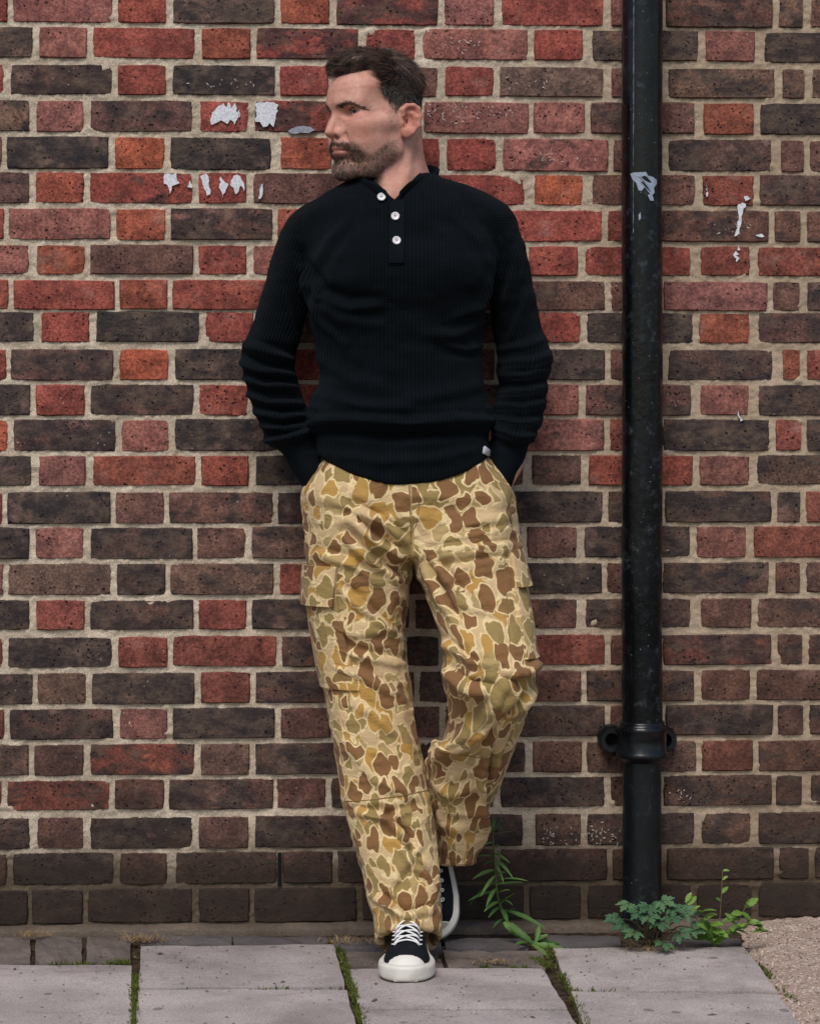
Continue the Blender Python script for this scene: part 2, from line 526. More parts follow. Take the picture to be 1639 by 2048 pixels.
# each course: left edge, right edge, colour, how much of the face is scorched (0-9)
COURSES = """
-80 14 r0,27 224 p2,237 331 r0,347 548 b5,561 658 o0,674 875 r7,890 987 p0,1003 1205 r0,1222 1318 p0,1332 1544 v6,1558 1604 b5,1622 1720 v3
-140 64 b6,80 173 p0,187 388 r0,405 500 o0,514 715 r6,734 829 r0,848 1053 p1,1069 1164 r0,1186 1394 b7,1411 1508 p0,1530 1735 b8
-90 7 r0,22 224 v8,237 331 r2,346 549 d9,561 655 r0,672 873 v3,891 986 r0,1001 1205 b3,1223 1320 v1,1337 1547 b5,1566 1607 b4,1624 1720 b4
-150 58 b5,74 166 p0,182 384 v5,400 496 r0,510 715 r6,735 830 r0,850 1055 p2,1068 1168 p0,1182 1387 v5,1408 1506 o0,1521 1725 d8
-90 3 v2,15 216 d9,230 328 O0,342 541 d9,562 662 o0,676 878 r1,894 991 r0,1008 1214 p4,1227 1322 v0,1337 1541 d5,1563 1606 v0,1620 1720 v2
-145 58 v5,72 167 o0,180 383 r4,398 492 r0,508 712 v3,728 828 r0,845 1047 r0,1068 1165 O0,1184 1389 v3,1405 1506 r2,1520 1725 v6
-90 7 r0,18 221 p3,234 330 o0,343 544 v6,556 655 o0,670 873 r2,890 987 r0,1003 1203 r0,1216 1312 r0,1325 1536 v5,1550 1599 v4,1615 1720 v5
-145 57 p1,74 169 o0,182 386 v3,398 492 r1,508 712 p0,728 828 r0,845 1042 v4,1059 1154 r0,1171 1380 r0,1402 1498 r1,1516 1725 r2
-80 16 o0,28 228 r1,240 334 o0,346 550 r3,566 660 r0,675 875 v4,890 987 r0,1003 1208 v4,1222 1314 v0,1328 1533 p0,1546 1598 v3,1616 1720 d5
-140 67 b7,83 178 r0,194 398 d8,411 506 r1,520 725 v6,740 835 r0,850 1045 d6,1060 1160 r0,1174 1384 d8,1399 1498 o0,1517 1725 v6
-80 12 r0,23 225 v6,240 336 O0,351 555 d6,570 665 r0,680 880 r2,895 988 v0,1003 1208 d6,1222 1322 v1,1337 1544 d6,1566 1598 o0,1615 1720 r1
-140 60 d8,73 168 r1,182 387 v7,399 495 r0,510 712 r0,728 828 v2,845 1042 d5,1060 1155 p1,1172 1380 v5,1400 1496 p0,1517 1725 d6
-90 15 O0,28 231 v7,244 337 p2,350 552 d7,566 660 r0,675 875 v5,890 987 r1,1001 1206 p4,1220 1312 r0,1326 1537 d7,1552 1601 r3,1614 1720 b6
-140 62 b6,79 170 p0,187 391 o0,403 496 r2,512 715 d7,730 828 v2,845 1046 v5,1064 1161 v5,1178 1384 r0,1399 1497 p0,1515 1725 d5
-90 3 r0,16 220 d7,232 327 v2,339 545 v5,557 655 d5,670 870 v4,885 985 r1,1000 1203 d8,1217 1316 d5,1331 1541 d6,1555 1599 d5,1613 1720 r2
-145 58 d8,72 166 p0,181 384 d6,395 490 v2,505 712 b5,728 828 v0,845 1041 v3,1055 1152 v3,1169 1379 d7,1394 1490 p0,1508 1725 r2
-90 6 p0,17 221 b3,235 330 d6,342 546 b5,560 655 r2,670 870 d5,885 985 v1,1000 1202 d9,1214 1312 v3,1326 1536 d6,1552 1598 v3,1613 1720 d4
-140 58 d7,74 168 r0,181 386 v7,398 492 r0,505 712 d8,725 817 v3,832 1040 d5,1055 1152 v4,1171 1380 d5,1402 1501 v2,1515 1725 b5
-90 4 r0,17 224 d7,238 334 r1,347 552 r0,565 660 v6,675 800 d5,813 876 d5,890 987 v1,1002 1208 r2,1222 1312 v4,1326 1541 r5,1556 1603 d5,1617 1720 v6
-140 65 d8,76 171 b4,185 388 b7,403 499 r2,512 712 v6,725 827 v2,840 1045 d6,1062 1161 v0,1174 1386 d5,1402 1499 v2,1513 1725 v2
-90 7 r1,20 225 v6,240 334 p0,347 549 d8,563 660 v3,675 812 d5,829 877 v2,892 987 v2,1002 1208 d5,1222 1318 v1,1332 1544 d7,1556 1605 v4,1619 1720 d6
-140 56 b4,70 166 v1,182 387 r6,403 498 b3,512 712 d7,725 828 v3,843 1050 d5,1066 1162 v2,1175 1390 b4,1404 1504 r1,1517 1725 v4
-90 2 r1,14 218 r4,231 327 v4,339 546 v6,555 651 v3,664 870 d6,885 987 d6,1002 1207 d6,1221 1314 v2,1328 1542 d5,1553 1602 d6,1622 1720 v6
-140 58 d6,74 166 v3,182 384 d7,399 496 v2,511 705 d6,720 815 v2,830 1044 d7,1072 1160 b4,1176 1387 d6,1403 1500 d5,1518 1725 d6
-90 13 v4,27 226 d8,241 333 v3,352 553 d4,566 664 v4,676 870 d5,885 987 v3,1002 1212 v5,1226 1318 v3,1334 1546 d5,1559 1616 d5,1630 1720 d5
-140 55 d7,65 165 b6,177 383 b6,398 498 d5,510 712 d6,725 825 v4,840 1045 d7,1060 1160 d7,1175 1380 d7,1395 1502 d6,1518 1725 d7
"""

def brick_mesh(nx, nz, seed):
    """unit brick (-.5...5 in x and z), face at y = 0, body behind; slightly worn outline"""
    r = np.random.default_rng(seed)
    V, F = [], []
    def ringpt(i, j, inner):
        x, z = -.5 + i / nx, -.5 + j / nz
        return x, z
    us = np.linspace(-.5, .5, nx + 1); ws = np.linspace(-.5, .5, nz + 1)
    fx, fz = (.013, .038) if nx > 4 else (.028, .038)
    for j in range(nz + 1):
        for i in range(nx + 1):
            x = us[i] * (1 - 2 * fx) + r.uniform(-1, 1) * .012 / max(1, nx / 4)
            z = ws[j] * (1 - 2 * fz) + r.uniform(-1, 1) * .012
            edge = i in (0, nx) or j in (0, nz)
            y = r.uniform(-.0005, .0005) + (.0010 if edge else 0)
            if i in (0, nx) and j in (0, nz): y += .002; x *= (.99 if nx > 4 else .98); z *= .965
            V.append((x, y, z))
    def id(i, j): return j * (nx + 1) + i
    for j in range(nz):
        for i in range(nx):
            F.append((id(i, j), id(i+1, j), id(i+1, j+1), id(i, j+1)))
    ring = [(i, 0) for i in range(nx)] + [(nx, j) for j in range(nz)] + [(i, nz) for i in range(nx, 0, -1)] + [(0, j) for j in range(nz, 0, -1)]
    n0 = len(V)
    for (i, j) in ring:
        corner = i in (0, nx) and j in (0, nz)
        V.append((us[i] * ((.992 if nx > 4 else .985) if corner else 1.0) + r.uniform(-1, 1) * .006, .0068 + r.uniform(-.001, .001), ws[j] * (.965 if corner else 1) + r.uniform(-1, 1) * .014))
    n1 = len(V)
    for (i, j) in ring:
        V.append((us[i], .045, ws[j]))
    m = len(ring)
    for k in range(m):
        a, b = id(*ring[k]), id(*ring[(k + 1) % m])
        F.append((a, n0 + k, n0 + (k + 1) % m, b))
        F.append((n0 + k, n1 + k, n1 + (k + 1) % m, n0 + (k + 1) % m))
    return V, F

STRETCH = [fast_mesh("brick_stretcher", *brick_mesh(7, 3, s), M_BRICK, False) for s in range(10)]
HEADER = [fast_mesh("brick_header", *brick_mesh(4, 3, 50 + s), M_BRICK, False) for s in range(10)]

wall = empty("brick_wall", (0, 0, 0))
tag(wall, "red and dark brown brick wall in Flemish bond with pale mortar behind the person", "wall", kind="thing")

bounds = []           # x0, x1, z0, z1 of the bricks that show
z_last = None
for (vt, vb), line in zip(ROWS, COURSES.strip().split("\n")):
    z1, z0 = P(250, vt, 0)[2], P(250, vb, 0)[2]
    for item in line.split(","):
        ul, ur, code = item.split()
        x0, x1 = P(float(ul), 0, 0)[0], P(float(ur), 0, 0)[0]
        rb = random.Random(hash((int(float(ul)), vt)) & 0xffff)
        w = x1 - x0
        me = rb.choice(STRETCH if w > .13 else HEADER)
        o = bpy.data.objects.new("brick", me)
        o.location = ((x0 + x1) / 2, rb.uniform(-.0022, .0018), (z0 + z1) / 2 + rb.uniform(-.001, .001))
        o.scale = (w + .003, 1, z1 - z0 + .003)
        o.rotation_euler = (rb.uniform(-.008, .008), rb.uniform(-.008, .008), rb.uniform(-.006, .006))
        k = rb.uniform(.92, 1.08)
        # brick colour shifts towards brown low down and to the right of the pipe
        q = .42 * max(0.0, min(1.0, (1.15 - z0) / .7)) + (.30 if x0 > .40 else 0)
        c = [v_ * (1 - q) + w_ * q for v_, w_ in zip(lin(*CODE[code[0]]), lin(108, 80, 68))]
        o.color = (c[0] * k * rb.uniform(.96, 1.05), c[1] * k, c[2] * k * rb.uniform(.95, 1.05), 1)
        o["scorch"] = int(code[1]) / 9.0
        link(o, wall)
        bounds.append((x0, x1, z0, z1))
x_lo, x_hi = min(b[0] for b in bounds), max(b[1] for b in bounds)
z_hi = max(b[3] for b in bounds)

def outer_bricks():
    """the wall beyond the picture: the same courses run on, joined by colour"""
    r = random.Random(3)
    proto = brick_mesh(3, 2, 99)
    tones = [("r", .1), ("v", .5), ("d", .7), ("p", .1), ("b", .5)]
    mbs = [MB() for _ in tones]
    def brick(x0, x1, z0, z1):
        mb = r.choice(mbs); w = x1 - x0; y = r.uniform(-.002, .0015)
        mb.add([((x0+x1)/2 + p[0]*(w+.003), p[1] + y, (z0+z1)/2 + p[2]*(z1-z0+.003)) for p in proto[0]], proto[1])
    def run(x, sgn, z0, z1, long_first):
        lg = long_first
        while abs(x) < 2.6:
            w = r.gauss(.210, .002) if lg else r.gauss(.100, .002)
            a, b = (x, x + w) if sgn > 0 else (x - w, x)
            brick(a, b, z0, z1)
            x += sgn * (w + .0145); lg = not lg
    by_row = {}
    for b in bounds: by_row.setdefault((b[2], b[3]), []).append(b)
    for (z0, z1), bs in by_row.items():
        bs.sort()
        run(bs[0][0] - .0145, -1, z0, z1, bs[0][1] - bs[0][0] < .15)
        run(bs[-1][1] + .0145, 1, z0, z1, bs[-1][1] - bs[-1][0] < .15)
    z, k = z_hi + .0125, 0
    while z < 3.08:
        x = -2.6 + (k % 2) * .165; lg = True
        while x < 2.6:
            w = .210 if lg else .100
            brick(x, x + w, z, z + .0625); x += w + .0145; lg = not lg
        z += .075; k += 1
    for mb, (t, sc) in zip(mbs, tones):
        o = mb.build("outer_brickwork", M_BRICK, wall)
        o.color = lin(*CODE[t]); o["scorch"] = sc; o["kind"] = "stuff"
outer_bricks()

def mortar():
    nx, nz = 470, 500
    xs = np.linspace(x_lo - .02, x_hi + .02, nx); zs = np.linspace(-.03, z_hi + .01, nz)
    X, Z = np.meshgrid(xs, zs, indexing='ij')
    Y = .0060 + .0012 * vnoise(X * 70, Z * 70, 0 * X, 1) + .0021 * vnoise(X * 210, Z * 190, 0 * X, 2) \
        + .0010 * vnoise(X * 16, Z * 16, 0 * X, 3)
    smear = np.clip(vnoise(X * 26, Z * 40, 0 * X, 5) - .70, 0, 1) * .014
    Y = Y - smear
    V = np.stack([X, Y, Z], -1).reshape(-1, 3)
    I = np.arange(nx * nz).reshape(nx, nz)
    F = np.stack([I[:-1, :-1], I[1:, :-1], I[1:, 1:], I[:-1, 1:]], -1).reshape(-1, 4)
    o = obj("mortar", fast_mesh("mortar", V, F, M_MORTAR), wall)
    mb = MB()
    mb.box((-2.62, .0052, -.05), (x_lo - .02, .03, 3.12)); mb.box((x_hi + .02, .0052, -.05), (2.62, .03, 3.12))
    mb.box((x_lo - .02, .0054, z_hi + .01), (x_hi + .02, .03, 3.12))
    mb.box((-2.62, .03, -.05), (2.62, .25, 3.12))
    mb.build("wall_core", M_MORTAR, wall, smooth=False)
mortar()

# weep slot between two bricks of the second course
a, b = P(555, 1706, 0), P(563, 1772, 0)
MB().box((a[0], -.0008, b[2]), (b[0], .012, a[2])).build("weep_slot", M_SLOT, wall, smooth=False)

def flake(name, poly, mat, parent, Y=-.0028, thick=.0012, jag=0.0, seed=0):
    """thin flake of paint with a torn outline, polygon in photograph pixels"""
    r = random.Random(seed)
    pts = []
    n = len(poly)
    for i in range(n):
        (u0, v0), (u1, v1) = poly[i], poly[(i + 1) % n]
        m = max(1, int(math.hypot(u1 - u0, v1 - v0) / 5))
        for k in range(m):
            t = k / m
            pts.append((u0 + (u1 - u0) * t + r.uniform(-jag, jag), v0 + (v1 - v0) * t + r.uniform(-jag, jag)))
    V = [P(u, v, Y) for u, v in pts] + [P(u, v, Y + thick + .004) for u, v in pts]
    n = len(pts)
    F = [tuple(range(n - 1, -1, -1))] + [(i, (i + 1) % n, n + (i + 1) % n, n + i) for i in range(n)]
    return obj(name, fast_mesh(name, V, F, mat, False), parent)

flakes = [
    [(420,246),(424,225),(437,212),(446,204),(452,214),(458,203),(462,216),(470,207),(474,222),(478,231),(470,248),(462,240),(455,246),(440,240),(432,246),(424,250)],
    [(511,206),(530,204),(556,207),(553,232),(548,256),(538,247),(528,255),(518,244),(509,243),(513,226)],
    [(326,352),(336,346),(345,350),(352,344),(354,360),(358,366),(346,374),(341,386),(336,372),(328,366)],
    [(376,374),(381,358),(383,376)], [(401,354),(414,347),(418,362),(421,388),(413,390),(406,372)],
    [(440,352),(448,362),(456,368),(452,380),(446,395),(440,380)], [(460,370),(468,350),(476,348),(486,362),(489,382),(482,372),(478,378),(473,388),(466,376)],
    [(517,398),(522,376),(527,366),(525,384),(521,400)],
    [(476,222),(481,218),(478,236)], [(1475,409),(1485,405),(1491,413),(1484,422),(1482,440),(1479,458),(1474,472),(1468,474),(1474,450),(1476,430)],
    [(1464,510),(1470,503),(1476,508),(1470,512),(1478,517),(1472,523)], [(1510,470),(1522,467),(1529,473),(1516,474)],
    [(1473,500),(1477,489),(1479,500)], [(1474,814),(1477,826),(1480,838),(1485,842),(1480,843),(1476,832)],
    [(1412,368),(1415,392),(1412,393)], [(1484,394),(1492,393),(1498,399),(1488,400)],
]
for i, f in enumerate(flakes):
    flake("paint_flake", f, M_PAINT, wall, jag=1.9, seed=i)
def lime_flecks():
    """small pale scratches and lime bloom on the faces of some bricks"""
    r = random.Random(17)
    mb = MB()
    for (u0, u1, v0, v1, n) in ((868,960,70,108,16),(850,1030,200,252,46),(1010,1110,150,182,10),(1050,1200,296,328,14),(1085,1240,1640,1700,60),(1330,1380,1570,1610,12),(346,552,150,186,12),(1420,1500,430,470,10)):
        for _ in range(n):
            u, v = r.uniform(u0, u1), r.triangular(v0, v1)
            a = r.uniform(0, 6.28); L = r.uniform(1.2, 5); w = r.uniform(.5, 1.3)
            k = r.randint(5, 7)
            pts = []
            for i in range(k):
                t = 2*math.pi*i/k
                x, y = math.cos(t)*L*r.uniform(.5, 1.2), math.sin(t)*w*r.uniform(.5, 1.3)
                pts.append(P(u + x*math.cos(a) - y*math.sin(a), v + x*math.sin(a) + y*math.cos(a), -.0030))
            mb.add(pts[::-1], [tuple(range(k))])
    o = mb.build("lime_flecks", simple("lime_bloom", (198, 182, 174), .9, .2, 200), wall, smooth=False)
    o["kind"] = "stuff"
lime_flecks()
M_SMEAR = simple("grey_paint_smear", (150, 152, 166), .8, .2, 160)
flake("paint_smear", [(575,262),(590,254),(606,250),(622,254),(632,261),(618,266),(600,264),(588,268)], M_SMEAR, wall, jag=1.5, seed=77)
# ------------------------------------------------------------------ ground, pavement
def stone_material(name, a, b, spot=.5, bumpd=.0012):
    t = NT(name)
    pos = t.pos()
    n1 = t.noise(pos, 5, 5, .6)
    c = t.mix(t.ramp(n1, .32, .68), lin(*a), lin(*b))
    n2 = t.noise(pos, 260, 3, .75)
    c = t.mix(t.ramp(n2, .34, .68), t.mix(1.0, c, (.70, .69, .69, 1), 'MULTIPLY'), t.mix(1.0, c, (1.16, 1.15, 1.16, 1), 'MULTIPLY'))
    n3 = t.noise(t.vmath('ADD', pos, (3, 1, 0)), 24, 5, .7)
    c = t.mix(t.ramp(n3, .54, .74, 0, spot), c, lin(88, 78, 74))
    v = t.voro(pos, 210)
    c = t.mix(t.ramp(v, .17, .08, 0, .5), c, lin(60, 54, 52))
    st = t.noise(t.vmath('MULTIPLY', pos, (1, 2.4, 1)), 7, 3, .5)
    c = t.mix(t.ramp(st, .60, .76, 0, .35), c, lin(116, 98, 84))
    rnd = t.n('ShaderNodeObjectInfo').outputs['Random']
    c = t.mix(rnd, t.mix(1.0, c, (.84, .84, .85, 1), 'MULTIPLY'), t.mix(1.0, c, (1.08, 1.07, 1.06, 1), 'MULTIPLY'))
    big = t.noise(t.vmath('ADD', pos, (7, 2, 0)), 2.6, 6, .68)
    c = t.mix(t.ramp(big, .50, .66, 0, .38), c, lin(100, 90, 86))
    gum = t.math('MULTIPLY', t.ramp(t.voro(t.vmath('MULTIPLY', pos, (1, .8, 1)), 7.5), .085, .06), .55)
    c = t.mix(gum, c, lin(70, 64, 62))
    h = t.math('ADD', n2, t.math('MULTIPLY', n1, .5))
    return t.done(c, .85, t.bump(h, .7, bumpd), .25)

M_SLAB = stone_material("concrete_slab", (158, 149, 145), (184, 174, 170), .32)
M_PAVER = stone_material("old_paver", (94, 84, 78), (128, 116, 108), .6, .003)
M_KERB = stone_material("dark_kerb", (76, 72, 72), (104, 98, 98), .5, .002)
M_LEDGE = stone_material("cement_ledge", (88, 77, 66), (120, 106, 92), .5, .003)
def soil_material():
    t = NT("dirt")
    pos = t.pos()
    n = t.noise(pos, 60, 5, .7)
    c = t.mix(t.ramp(n, .35, .65), lin(40, 33, 27), lin(82, 68, 54))
    return t.done(c, .97, t.bump(t.noise(pos, 190, 4), 1.0, .006), .1)
M_SOIL = soil_material()

def ground():
    V = [(-60, -80, -.014), (60, -80, -.014), (60, 40, -.014), (-60, 40, -.014)]
    # the sheet stays one plane; the joint bed between the slabs is its dark top
    o = obj("ground", fast_mesh("ground", V, [(0, 1, 2, 3)], M_SOIL, False))
    tag(o, "dark earth that shows in the joints of the pavement", "ground", kind="structure")
ground()

pavement = empty("pavement", (0, -.4, 0))
tag(pavement, "pavement of grey concrete slabs and small pavers in front of the brick wall", "pavement", kind="structure")

def slab(name, corners, mat, top=0.0, th=.05, nu=10, nv=7, seed=0, rough=.0012, tilt=0.0):
    """corners in photograph pixels: back-left, back-right, front-right, front-left"""
    r = np.random.default_rng(seed)
    c = [G(u, v) for u, v in corners]
    V, F = [], []
    for j in range(nv + 1):
        for i in range(nu + 1):
            s, t = i / nu, j / nv
            p = (c[0]*(1-s) + c[1]*s)*(1-t) + (c[3]*(1-s) + c[2]*s)*t
            z = top + r.uniform(-1, 1) * rough + tilt * (s - .5)
            if i in (0, nu) or j in (0, nv):
                z -= .0022
                p = p + np.array([r.uniform(-1, 1), r.uniform(-1, 1), 0]) * .0016
            V.append((p[0], p[1], z))
    I = lambda i, j: j * (nu + 1) + i
    for j in range(nv):
        for i in range(nu):
            F.append((I(i, j), I(i, j+1), I(i+1, j+1), I(i+1, j)))
    ring = [I(i, 0) for i in range(nu)] + [I(nu, j) for j in range(nv)] + [I(i, nv) for i in range(nu, 0, -1)] + [I(0, j) for j in range(nv, 0, -1)]
    n = len(V)
    V += [(V[k][0], V[k][1], -th) for k in ring]
    m = len(ring)
    for k in range(m):
        F.append((ring[k], ring[(k+1) % m], n + (k+1) % m, n + k))
    o = obj(name, fast_mesh(name, V, F, mat, False), pavement)
    return o

def slabs():
    S = [[(-230,1927),(264,1927),(262,2120),(-262,2120)],
         [(281,1889),(668,1888),(690,1973),(278,1972)],
         [(277,1976),(692,1977),(728,2110),(270,2110)],
         [(696,1934),(1084,1936),(1133,2016),(719,2015)],
         [(720,2018),(1135,2019),(1215,2140),(748,2140)],
         [(1105,1893),(1487,1893),(1552,1982),(1139,1977)],
         [(1142,1981),(1554,1986),(1660,2120),(1192,2120)]]
    for i, c in enumerate(S):
        slab("slab", c, M_SLAB, top=.0, seed=i, tilt=(-.004, .003, 0, .002, -.002, .003, -.002)[i])
    # rows further out, below the picture
    for i, (a, b) in enumerate([(-280, 258), (268, 735), (752, 1222), (1200, 1670)]):
        slab("slab", [(a, 2124 if i != 2 else 2145), (b, 2124 if i != 2 else 2145), (b + 60*i - 20, 2280), (a + 60*i - 40, 2280)], M_SLAB, seed=30+i)
    pv = [[(-150,1870),(62,1869),(60,1922),(-165,1923)], [(72,1868),(164,1868),(163,1922),(70,1922)], [(174,1868),(262,1867),(261,1922),(173,1922)],
          [(690,1897),(872,1897),(886,1929),(697,1930)], [(884,1896),(1082,1896),(1088,1931),(896,1930)]]
    for i, c in enumerate(pv):
        slab("paver", c, M_PAVER, top=-.004, nu=6, nv=5, seed=60+i, rough=.003)
    kb = [[(281,1868),(462,1868),(463,1886),(281,1886)], [(467,1869),(652,1870),(656,1886),(468,1886)],
          [(664,1873),(880,1874),(884,1893),(668,1893)], [(888,1874),(1048,1874),(1056,1893),(892,1893)],
          [(1088,1869),(1238,1869),(1240,1890),(1102,1890)], [(1330,1876),(1476,1872),(1482,1890),(1334,1891)]]
    for i, c in enumerate(kb):
        slab("kerb_stone", c, M_KERB, top=-.001, nu=6, nv=2, seed=80+i, rough=.0025)
slabs()

def ledge():
    """rough cement fillet along the foot of the wall"""
    xs = np.linspace(-2.6, P(1490, 1860, 0)[0], 330)
    mb = MB()
    V, F = [], []
    n1 = vnoise(xs * 22, xs * 0, xs * 0, 11); n2 = vnoise(xs * 90, xs * 0, xs * 0, 12); n3 = vnoise(xs * 5, xs * 0, xs * 0, 13)
    for i, x in enumerate(xs):
        yf = -.034 + .005 * n1[i] + .003 * n2[i] + .006 * n3[i]
        zt = .003 + .002 * n1[i] + .0015 * n2[i]
        for p in [(x, .012, zt + .003), (x, -.006, zt + .002), (x, yf + .008, zt), (x, yf, zt - .006), (x, yf + .006, -.03)]:
            V.append(p)
    for i in range(len(xs) - 1):
        for k in range(4):
            F.append((i*5+k, i*5+k+1, (i+1)*5+k+1, (i+1)*5+k))
    mb.add(V, F)
    o = mb.build("cement_ledge", M_LEDGE, wall)
ledge()

# ------------------------------------------------------------------ pebbly concrete at the right
def gravel():
    t = NT("pebbled_concrete")
    pos = t.pos()
    wob = t.vmath('ADD', pos, t.vmath('SCALE', t.noise(pos, 60, 2, out="Color"), .006))
    v = t.voro(wob, 165)
    col = t.voro(wob, 165, out="Color")
    sp = t.n("ShaderNodeSeparateColor"); t.l(col, sp.inputs[0])
    c = t.mix(sp.outputs[0], lin(164, 146, 134), lin(206, 190, 178))
    c = t.mix(t.ramp(sp.outputs[1], .78, .9), c, lin(96, 74, 60))
    c = t.mix(t.ramp(v, .34, .55), c, lin(160, 138, 124))
    h = t.math('SUBTRACT', 1.0, v)
    m = t.done(c, .88, t.bump(h, .7, .003), .2)
    n = 120
    c4 = [G(1489, 1868), G(2300, 1868), G(2500, 2300), G(1690, 2300)]
    c4[0][1] = c4[1][1] = .004
    S, T = np.meshgrid(np.linspace(0, 1, n), np.linspace(0, 1, n), indexing='ij')
    pts = ((np.outer(1-S.ravel(), c4[0]) + np.outer(S.ravel(), c4[1])) * (1-T.ravel())[:, None]
           + (np.outer(1-S.ravel(), c4[3]) + np.outer(S.ravel(), c4[2])) * T.ravel()[:, None])
    edge = np.minimum(S.ravel() * 9, 1)
    x, y = pts[:, 0], pts[:, 1]
    pts[:, 0] += .010 * vnoise(x*30, y*30, x*0, 5) * (S.ravel() < .02)
    pts[:, 2] = -.012 + .020 * edge + .004 * vnoise(x*25, y*25, x*0, 6) + .004 * vnoise(x*90, y*90, x*0, 7)
    I = np.arange(n*n).reshape(n, n)
    F = np.stack([I[:-1, :-1], I[:-1, 1:], I[1:, 1:], I[1:, :-1]], -1).reshape(-1, 4)
    o = obj("pebbled_ground", fast_mesh("pebbled_ground", pts, F, m))
    tag(o, "rough pinkish pebbled concrete at the right beside the slabs", "ground", kind="structure")
    # loose stones on it
    r = random.Random(4)
    mb = MB()
    for _ in range(170):
        s, tt = .03 + r.random() ** 1.3 * .42, r.random()
        p = (c4[0]*(1-s) + c4[1]*s)*(1-tt) + (c4[3]*(1-s) + c4[2]*s)*tt
        rad = r.uniform(.0015, .0038)
        V = []
        for k in range(5):
            a = k * 1.2566 + r.uniform(-.3, .3)
            V.append((p[0] + rad*math.cos(a)*r.uniform(.7, 1.3), p[1] + rad*math.sin(a), -.004))
        for k in range(5):
            a = k * 1.2566 + r.uniform(-.3, .3)
            V.append((p[0] + rad*.6*math.cos(a), p[1] + rad*.6*math.sin(a), .006 + rad*.35))
        F = [(k, (k+1) % 5, 5+(k+1) % 5, 5+k) for k in range(5)] + [(5, 6, 7, 8, 9)]
        mb.add(V, F)
    o = mb.build("loose_gravel", simple("gravel_stone", (184, 160, 146), .9, .4, 90))
    tag(o, "loose small stones scattered on the pebbled concrete", "gravel", kind="stuff")
gravel()

# ------------------------------------------------------------------ drainpipe
def pipe_material():
    t = NT("black_gloss_paint")
    pos = t.pos()
    n = t.noise(pos, 7, 5, .65)
    n2 = t.noise(t.vmath('MULTIPLY', pos, (60, 60, 14)), 1.0, 4, .7)
    c = t.mix(t.ramp(n2, .5, .72), lin(6, 9, 12), lin(18, 25, 31))
    dust = t.math('MULTIPLY', t.ramp(t.noise(pos, 40, 5, .75), .52, .68), t.ramp(n, .38, .60))
    c = t.mix(t.math('MULTIPLY', dust, .38), c, lin(82, 92, 98))
    sp = t.math('MULTIPLY', t.ramp(t.voro(pos, 60), .09, .05), t.ramp(t.noise(pos, 6, 2), .45, .55))
    c = t.mix(t.math('MULTIPLY', sp, .6), c, lin(150, 150, 145))
    sx = t.n("ShaderNodeSeparateXYZ"); t.l(pos, sx.inputs[0])
    low = t.ramp(sx.outputs[2], .42, .36)
    c = t.mix(t.math('MULTIPLY', low, .25), c, lin(24, 31, 36))
    rough = t.math('ADD', t.ramp(n, .3, .7, .20, .38), t.math('MULTIPLY', t.math('MAXIMUM', t.math('MULTIPLY', low, .35), dust), .3))
    h = t.math('ADD', t.noise(pos, 55, 3), t.math('MULTIPLY', n2, .6))
    return t.done(c, rough, t.bump(h, .45, .0018), .36)
M_PIPE = pipe_material()

